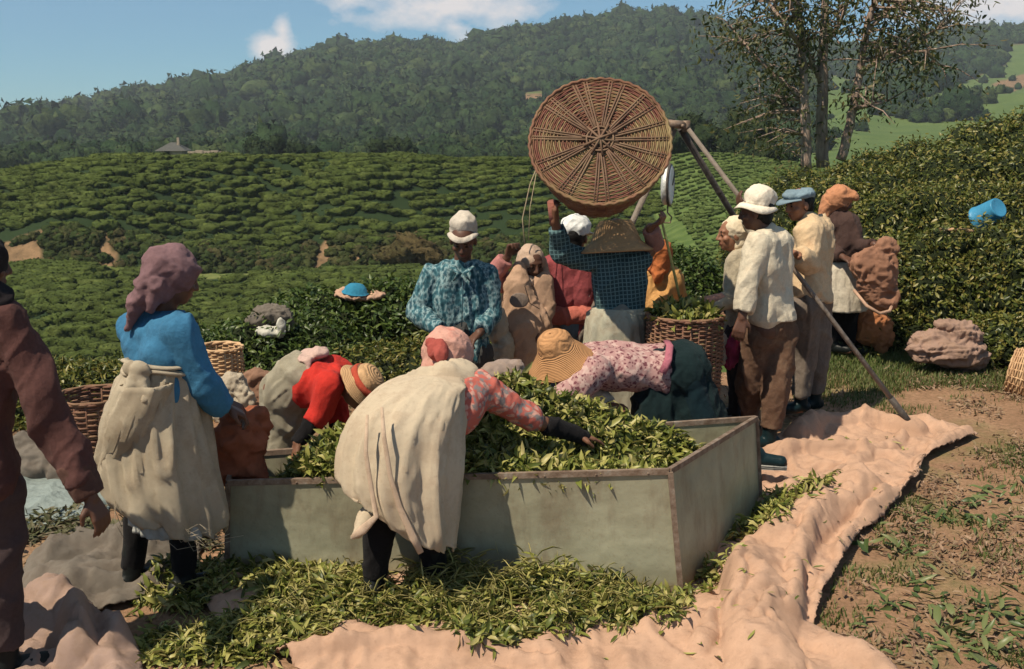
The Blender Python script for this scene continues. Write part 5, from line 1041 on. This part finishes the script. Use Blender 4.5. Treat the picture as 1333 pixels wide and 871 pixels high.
loft('sacking_skirt', [(P(566, 489, 4.72), 12/K, .05), (P(562, 493, 4.72), 40/K, .12), (P(548, 508, 4.66), 57/K, .17), (P(532, 540, 4.58), 69/K, .22), (P(523, 585, 4.52), 73/K, .235), (P(521, 622, 4.48), 71/K, .22, 0, -.08), (P(526, 655, 4.46), 64/K, .19, 0, -.30), (P(532, 678, 4.45), 56/K, .16, 0, -.62)], cream, p.o, 110, 8, amp=.026, freq=7, seed=9, hem=.02, cap=True)
st = burlap('strap_burlap', (.62, .46, .34))
strip([P(478, 540, 4.33), P(476, 590, 4.25), P(484, 640, 4.24), P(490, 672, 4.24), P(472, 690, 4.22), P(458, 700, 4.22)], [.006, .009, .010, .012, .02, .010], 'hanging_strap', st, p.o, .35)
strip([P(497, 530, 4.33), P(500, 570, 4.245), P(508, 620, 4.225), P(520, 660, 4.225), P(538, 700, 4.23), P(548, 720, 4.23)], [.006, .009, .010, .013, .017, .013], 'hanging_strap', st, p.o, .35)
soft('skirt_corner', [capsule(P(478, 672, 4.36), .045, P(466, 694, 4.30), .028), capsule(P(466, 694, 4.30), .028, P(458, 700, 4.27), .012)], cream, p.o, .008, 2, (.012, 12, 3))
p.scarf(cloth('pink_scarf', (.56, .30, .24), dirt=(.50, .14, .10)), (), 1.22, (.02, 11), extra=[ellip(p.at(-.05, 0, .05), (.085, .085, .06)), capsule(p.at(-.1, .05, -.06), .04, p.at(-.17, .07, -.12), .03)])
soft('scarf_knot', [ellip(p.at(-.15, -.0, -.0), (.055, .03, .05)), ellip(p.at(-.17, .03, -.03), (.03, .03, .04)), ellip(p.at(-.14, -.04, .03), (.035, .03, .03))], cloth('red_knot', (.36, .08, .065)), p.o, .008, 2, (.016, 16, 3))
p.trousers(blackc, .012, .9, (.01, 8), name='leggings'); p.boots(bootm, .75, cloth('boot_sole', (.20, .18, .16), rough=.6))
# ---------------------------------------------------------------- 5 blue check man
whc = cloth('white_cap', (.52, .46, .39), dirt=(.42, .34, .27)); ck = checkm()
p = Person('man in blue checked shirt and off white cap looking down at his hands', 6.8, dict(head=(603, 313, -.06), neck=(601, 342, 0), sh_a=(563, 359), sh_b=(635, 357), pelvis=(600, 455), el_a=(541, 407, -.03), wr_a=(578, 431, -.24), hd_a=(595, 441, -.27), el_b=(641, 407, .0), wr_b=(624, 433, -.2), hd_b=(612, 444, -.26)), (-.05, -.86, -.42), sk2, (0, -1, 0), .8)
p.shirt(ck, .032, .92, (.020, 7)); p.trousers(cloth('dark_trousers', (.05, .05, .05)), .03); p.boots(bootm); p.hair()
m = MB(); L_ = [(P(588, 347, 6.69), P(598, 356, 6.64), P(590, 366, 6.66)), (P(616, 347, 6.69), P(604, 356, 6.64), P(612, 366, 6.66))]
for q in L_: m.tube(q, [.018, .024, .006], 8, sq=.4)
m.build('collar', ck, p.o)
strip([P(602, 362, 6.665), P(602, 395, 6.64), P(601, 425, 6.65)], .012, 'button_placket', cloth('placket', (.05, .11, .135)), p.o, .3)
def cap(p, c, ax, mat, r=.11, h_=.11, brim=.05, fdir=None, drop=.02, name='cap', all_round=False, wob=.03):
    ax = Vector(ax).normalized(); fd = Vector(fdir or p.f); fd = (fd-ax*fd.dot(ax)).normalized()
    prs = [ellip(c+ax*h_*.22, (r*.98, r*1.06, h_*.60), fd.cross(ax), ax)]
    prs.append(capsule(c-ax*h_*.15, r*.96, c+ax*h_*.52, r*.88, flat0=True, flat1=True))
    o = soft(name, prs, mat, p.o, .009, 2, (.014, 12, 6, (1, 1, 1), .4))
    m = MB(); V = []; F = []; N = 28
    for i in range(N+1):
        a = (-1.15+2.3*i/N) if not all_round else (2*math.pi*i/N); e = math.cos(a*(1.25 if not all_round else 0)) ; e = max(e, 0) if not all_round else 1+.35*math.cos(a)
        d = fd*math.cos(a)+fd.cross(ax)*math.sin(a); q = .012*math.sin(a*3+1)
        for t in (0, .5, 1): V.append(c+d*(r*.90+(brim*e+.02)*t)-ax*(h_*.13+(drop+q)*t*t*(.4+.6*e)))
    for i in range(N): F += [(i*3, i*3+1, i*3+4, i*3+3), (i*3+1, i*3+2, i*3+5, i*3+4)]
    m.add([np.array(v) for v in V], F); b_ = m.build('brim', mat, o, world=False); b_.data.transform(Matrix.Translation(-p.o.location)); q = b_.modifiers.new('s', 'SOLIDIFY'); q.thickness = .007; q.offset = 0
    return o
cap(p, P(603, 297, 6.76), (0, -.16, 1), whc, .090, .125, .04, (0, -1, -.1), .03)
# ---------------------------------------------------------------- 6 person in sacking with pink sleeve
p = Person('person wrapped in tan sacking with pink sleeve and raised fist beside the check shirt man', 7.35, dict(head=(692, 343), neck=(689, 362), sh_a=(664, 368), sh_b=(708, 370), pelvis=(686, 440), el_a=(635, 366, -.05), wr_a=(661, 334, -.12), hd_a=(667, 316, -.14), el_b=(712, 405, -.05), wr_b=(700, 428, -.18)), (.35, -.8, -.25), sk2, (0, -1, 0), 1.3, {'a': (.6, -.5, 0)})
tanb = burlap('tan_wrap', (.50, .32, .22)); p.shirt(tanb, .028, .9, (.014, 9), arms='b'); soft('sleeve', p.arm('a', .028, .9, flat=True), cloth('pink_shirt', (.36, .15, .14)), p.o, .009, 2, (.012, 9, 2, (1, 1, 1), .3)); p.trousers(browntr, .03)
soft('sacking_wrap', [capsule(P(676, 352, 7.27), .05, P(672, 375, 7.2), .085), capsule(P(672, 375, 7.2), .085, P(680, 425, 7.2), .15), capsule(P(680, 425, 7.2), .15, P(684, 470, 7.22), .15, flat1=True), capsule(P(672, 375, 7.2), .09, P(698, 420, 7.2), .09)], tanb, p.o, .010, 3, (.024, 8, 3, (1, 1, .5), .4))
p.scarf(cloth('beige_scarf', (.46, .33, .25)), [(p.at(-.03, -.09, 0), .04), (p.at(.0, -.11, -.1), .04), (P(676, 372, 7.2), .04)], 1.0, (.012, 14), fwd=-.008)
soft('patch', [ellip(P(676, 391, 7.05), (.07, .012, .055), (.9, 0, .4))], cloth('grey_patch', (.20, .155, .13)), p.o, .008, 1, (.006, 14, 3)); p.boots(bootm)
strip([P(683, 372, 7.05), P(690, 395, 7.03), P(702, 402, 7.05)], .010, 'strap', blackc, p.o)
# ---------------------------------------------------------------- 7 maroon vest
p = Person('person in maroon vest over white shirt with white cap seen from behind', 7.6, dict(head=(749, 310), neck=(745, 333), sh_a=(719, 347), sh_b=(774, 347), pelvis=(744, 425), el_a=(712, 388, -.02), wr_a=(720, 422, -.12)), (.25, .9, -.1), sk1)
wsh = cloth('white_shirt', (.60, .52, .44)); p.shirt(wsh, .024, .35, (.014, 8)); mr = cloth('maroon', (.24, .055, .06)); soft('vest', p.torso(.034), mr, p.o, .0105, 3, (.016, 8, 2, (1, 1, .6), .3)); p.trousers(cloth('jeans', (.13, .17, .20)), .03); p.boots(bootm); p.hair()
soft('waist_cloth', [capsule(P(722, 412, 7.5), .07, P(766, 410, 7.5), .07)], cloth('red_sash', (.42, .12, .09)), p.o, .010, 2, (.02, 12, 1)); cap(p, P(749, 300, 7.6), (0, 0, 1), cloth('cap_white', (.68, .68, .66)), .112, .14, .05, (.3, .9, 0))
# ---------------------------------------------------------------- 8 basket carrier
p = Person('person in dark green blue checked shirt carrying the huge basket on their head', 7.0, dict(head=(803, 306, .05), neck=(806, 330, 0), sh_a=(778, 342), sh_b=(836, 338), pelvis=(806, 428), el_a=(732, 330, -.10), wr_a=(722, 288, -.22), hd_a=(718, 266, -.26), el_b=(852, 318, .02), wr_b=(846, 296, -.1), hd_b=(862, 288, -.14)), (.05, .95, -.12), sk1, None, .9, {'a': (.7, .5, 0), 'b': (0, 0, 1)})
dck = gridm('dark_check', (.035, .065, .075), (.10, .17, .18), 12); p.shirt(dck, .030, .80, (.018, 8), arms='a'); p.sleeve('b', cloth('pink_sleeve', (.34, .17, .14)), .022, -.1, .9); p.trousers(cloth('grey_trousers', (.16, .16, .14)), .03); p.boots(bootm); p.hair()
strip([P(722, 292, 6.8), P(719, 262, 6.76)], .036, 'wrist_band', cloth('red_brown_band', (.26, .10, .075)), p.o, .9)
loft('sacking_skirt', [(P(806, 400, 6.98), .16, .15), (P(804, 412, 6.98), .185, .17), (P(802, 440, 6.97), .21, .19), (P(800, 490, 6.97), .22, .20), (P(800, 540, 6.97), .22, .20)], burlap('pale_sack', (.44, .42, .33)), p.o, amp=.025, seed=3, cap=True)
m = MB(); m.lathe(P(802, 312, 6.99), (-.05, .12, 1), [(.245, -.07), (.21, -.045), (.165, -.01), (.14, .05), (.12, .10), (.10, .125), (.001, .13)], 44, wob=.04); hb = m.build('straw_hat', cloth('felt_straw', (.40, .24, .12)), p.o); q = hb.modifiers.new('s', 'SOLIDIFY'); q.thickness = .01
# ---------------------------------------------------------------- 9 orange scarf
p = Person('person in yellow orange coat and orange headscarf standing behind wicker basket', 7.9, dict(head=(857, 336), neck=(857, 354), sh_a=(838, 365), sh_b=(877, 365), pelvis=(857, 425), el_a=(832, 398, -.02), wr_a=(842, 420, -.12), el_b=(884, 398, -.02), wr_b=(892, 408, -.2)), (.1, .95, -.05), sk1)
p.shirt(cloth('ochre_coat', (.50, .27, .10), dirt=(.40, .19, .08)), .040, .92, (.022, 8), 'coat', extra=[capsule(P(857, 395, 7.88), .15, P(857, 430, 7.88), .17)]); p.trousers(browntr, .03); p.boots(bootm)
p.scarf(cloth('orange_scarf', (.42, .13, .045)), [(p.at(-.08, 0, 0), .06), (p.at(-.1, 0, -.12), .05)], 1.12, (.018, 13))
# ---------------------------------------------------------------- 10 floral blouse, big straw hat
p = Person('picker in pink floral blouse and dark skirt bending left under a big drooping straw hat', 6.15, dict(head=(722, 462, -.16), neck=(758, 468, -.08), sh_a=(776, 484, -.24), sh_b=(780, 466, .14), pelvis=(880, 484, 0), el_a=(742, 512, -.30), wr_a=(716, 536, -.34), el_b=(762, 508, .0), wr_b=(790, 528, -.15), hd_b=(806, 530, -.2), hip_a=(895, 495, -.1), hip_b=(895, 490, .1),
           knee_a=(918, 550, -.18), ank_a=(985, 592, -.10), knee_b=(905, 560, .15), ank_b=(940, 610, .15)), (-.75, -.15, -.6), sk1, (1, -.25, 0))
p.shirt(floralm('pink_floral', (.34, .20, .19), (.14, .05, .06), (.44, .31, .28), 44), .048, .55, (.018, 8), 'blouse', arms='a', lo=.86); p.sleeve('a', p.body.data.materials[0], .002, .4, .9, 'forearm_cover'); p.sleeve('b', cloth('cream_sleeve', (.54, .46, .36)), .030, .0, 1.0)
dsk = cloth('dark_teal_skirt', (.007, .017, .019)); soft('skirt', [ellip(P(888, 485, 6.15), (.165, .235, .205)), capsule(P(888, 495, 6.12), .17, P(905, 545, 6.1), .19, flat1=False), capsule(P(905, 545, 6.12), .17, P(925, 575, 6.12), .16, flat1=True), capsule(P(860, 500, 6.1), .12, P(850, 540, 6.05), .13)], dsk, p.o, .011, 3, (.030, 6, 3, (1, 1, .6), .35))
strip([P(868, 444, 6.20), P(872, 450, 6.02), P(870, 468, 5.93), P(862, 486, 5.92)], .022, 'pink_sash', cloth('pink_edge', (.40, .13, .17)), p.o, .4)
p.trousers(cloth('teal_trousers', (.005, .016, .022)), .016, .9, (.01, 8)); p.boots(bootg, .5, cloth('pale_sole', (.30, .29, .27), rough=.6))
hc = P(723, 452, 5.98); hat(p.o, 'straw_hat', hc, (-.34, -.26, .90), [(.200, -.115), (.185, -.10), (.160, -.075), (.130, -.035), (.106, -.005), (.100, .04), (.088, .075), (.06, .092), (.001, .096)], strawm, 56, .045)
# ---------------------------------------------------------------- 11 woman with cream scarf
p = Person('woman in cream headscarf and beige shirt facing left with her arm held out', 7.35, dict(head=(953, 305), neck=(962, 326), sh_a=(958, 341, -.16), sh_b=(970, 341, .14), pelvis=(968, 430), el_a=(957, 391, -.22), wr_a=(908, 397, -.28), hd_a=(886, 400, -.30), el_b=(955, 390, .2), wr_b=(925, 410, .2)), (-.95, -.12, -.08), sk3, (-1, 0, 0), .8)
bg_ = cloth('beige_shirt', (.40, .34, .25)); p.shirt(bg_, .028, .35, (.016, 8)); p.sleeve('a', cloth('pinkish_sleeve', (.46, .25, .19)), .020, .3, .95); p.trousers(cloth('dark_skirt', (.03, .025, .028)), .035); p.boots(bootm); p.hair()
p.scarf(cloth('cream_scarf', (.62, .52, .38)), [(p.at(-.08, 0, -.04), .05), (p.at(-.085, -.02, -.15), .04)], 1.02, (.012, 13), fwd=-.022)
strip([P(928, 403, 7.0), P(950, 392, 7.05)], .05, 'sleeve_end', bg_, p.o, .8)
# ---------------------------------------------------------------- 12 man in white hat
p = Person('man in cream shirt, brown trousers and creased white brimmed hat, gripping the long pole', 6.8, dict(head=(984, 276), neck=(998, 299), sh_a=(986, 318, -.15), sh_b=(1019, 316, .10), pelvis=(1003, 425), el_a=(972, 372, -.20), wr_a=(966, 414, -.24), hd_a=(962, 432, -.26), el_b=(988, 300, .42), wr_b=(972, 276, .48), hd_b=(961, 260, .5),
           hip_a=(990, 435, -.02), hip_b=(1014, 435, .03), knee_a=(977, 495, .05), ank_a=(976, 550, .22), knee_b=(1010, 502, -.05), ank_b=(1001, 570, -.05)), (-.85, .30, -.15), sk2, (-.9, -.25, 0), .6, {'b': (1, .2, 0)})
cs = cloth('cream_shirt', (.56, .49, .38), .85, dirt=(.55, .43, .31)); p.shirt(cs, .032, .80, (.020, 7), lo=.80, extra=[capsule(p.J['pelvis']+Vector((0, 0, .18)), .13, p.J['pelvis']+Vector((0, 0, .055)), .165, flat1=True)]); p.trousers(browntr, .036, .80, (.024, 7)); p.boots(bootg, .55); p.hair()
cap(p, P(988, 262, 6.8), (.12, -.05, 1), cloth('hat_cream', (.72, .64, .53), dirt=(.5, .40, .32)), .094, .13, .03, (-.9, .2, -.1), .035, 'brimmed_hat', True)
m = MB(); m.tube([P(988, 305, 6.66), P(1000, 300, 6.72), P(1016, 304, 6.85)], [.02, .028, .02], 8, sq=.5); m.build('collar', cs, p.o)
# ---------------------------------------------------------------- 13 man in blue grey cap
p = Person('man in tan shirt and blue grey flat cap standing behind the cream shirted man', 7.6, dict(head=(1040, 266), neck=(1052, 284), sh_a=(1050, 302, -.14), sh_b=(1070, 298, .12), pelvis=(1054, 392), el_a=(1056, 345, -.22), wr_a=(1038, 332, -.35), el_b=(1040, 345, .2), wr_b=(1022, 352, .1), knee_a=(1048, 462, -.03), ank_a=(1042, 525, -.05), knee_b=(1064, 458, .08), ank_b=(1060, 520, .1)), (-.88, -.35, -.18), sk3, (-.9, -.3, 0), .9)
ts = cloth('tan_shirt', (.56, .41, .26), .8, dirt=(.44, .28, .17)); p.shirt(ts, .034, .9, (.020, 8), lo=.8, extra=[capsule(p.J['pelvis']+Vector((0, 0, .16)), .13, p.J['pelvis']+Vector((0, 0, .01)), .155, flat1=True)]); p.trousers(cloth('grey_brown_trousers', (.15, .12, .10), dirt=(.2, .16, .12)), .036, .85, (.022, 7)); p.boots(bootg, .5); p.hair()
cap(p, P(1040, 256, 7.6), (-.12, 0, 1), cloth('cap_blue_grey', (.17, .235, .28)), .112, .070, .045, (-.9, -.3, -.1), .02, 'flat_cap')
# ---------------------------------------------------------------- 14 figure with the sack
p = Person('dark faced figure in orange brown headscarf and pale apron hugging a bulky sack', 9.4, dict(head=(1094, 262), neck=(1092, 279), sh_a=(1078, 291, .05), sh_b=(1108, 291, -.08), pelvis=(1094, 362), el_a=(1076, 325, -.05), wr_a=(1098, 335, -.25), el_b=(1118, 322, -.15), wr_b=(1138, 318, -.32), hd_b=(1152, 322, -.36), ank_a=(1084, 448), ank_b=(1104, 450, .05)), (.75, -.55, -.25), sk2, (.8, -.6, 0), .7)
p.shirt(cloth('dark_brown_shirt', (.06, .035, .03)), .030, .9, (.018, 8)); p.trousers(blackc, .03); p.boots(bootm)
loft('apron', [(P(1094, 340, 9.36), .15, .14), (P(1094, 355, 9.36), .18, .17), (P(1094, 380, 9.35), .20, .18), (P(1095, 402, 9.35), .205, .185)], cloth('pale_apron', (.52, .46, .37)), p.o, amp=.02, seed=4, cap=True)
p.scarf(cloth('rust_scarf', (.42, .19, .10)), [(p.at(-.10, 0, .0), .06), (P(1074, 272, 9.4), .05), (P(1070, 292, 9.38), .04)], 1.12, (.02, 12), extra=[capsule(p.at(-.02, 0, .10), .05, p.at(.12, 0, .075), .035)])
# ---------------------------------------------------------------- what they carry
bs = burlap('sack_rust', (.33, .17, .11), (.2, .1, .06))
sack('carried_sack', 'bulky brown sack with gathered neck hugged by figure in pale apron', 'sack', bs, [(1142, 358, 9.0, 27, 36, 10, None), (1128, 345, 9.0, 22, 24, 0, None), (1150, 385, 9.0, 20, 18, 0, None), (1152, 325, 9.02, 16, 12, 20, None)], .05, 5, 4, (1, 1, .6))
ob = sack('orange_bag', 'orange brown cloth bag resting on ground under the bulky sack', 'bag', burlap('bag_rust', (.44, .18, .08), (.22, .09, .05)), [(1135, 425, 9.45, 24, 26, 15, None), (1120, 410, 9.45, 14, 20, 25, None), (1148, 438, 9.4, 14, 20, 0, None)], .045, 7, 6)
m = MB(); m.tube([P(1112, 378, 9.0), P(1128, 398, 8.82), P(1145, 408, 8.8), P(1158, 405, 8.85), P(1162, 395, 8.95)], .014, 7); m.build('handle', sack_pink, ob)
sack('pink_cloth', 'magenta pink cloth hanging beside the man in cream shirt', 'cloth', cloth('magenta', (.42, .05, .12)), [(956, 452, 6.95, 9, 24, 8, .05), (962, 440, 6.95, 8, 14, 0, .05), (952, 470, 6.95, 7, 14, 10, .04)], .03, 12, 2, (1, 1, .4))
sack('white_pouch', 'small pale pouch hanging left of the magenta pink cloth', 'pouch', cloth('pouch_pale', (.50, .42, .34)), [(940, 452, 7.0, 8, 20, 0, .05), (942, 466, 7.0, 8, 10, 0, .05)], .015, 12, 5, (1, 1, .5))
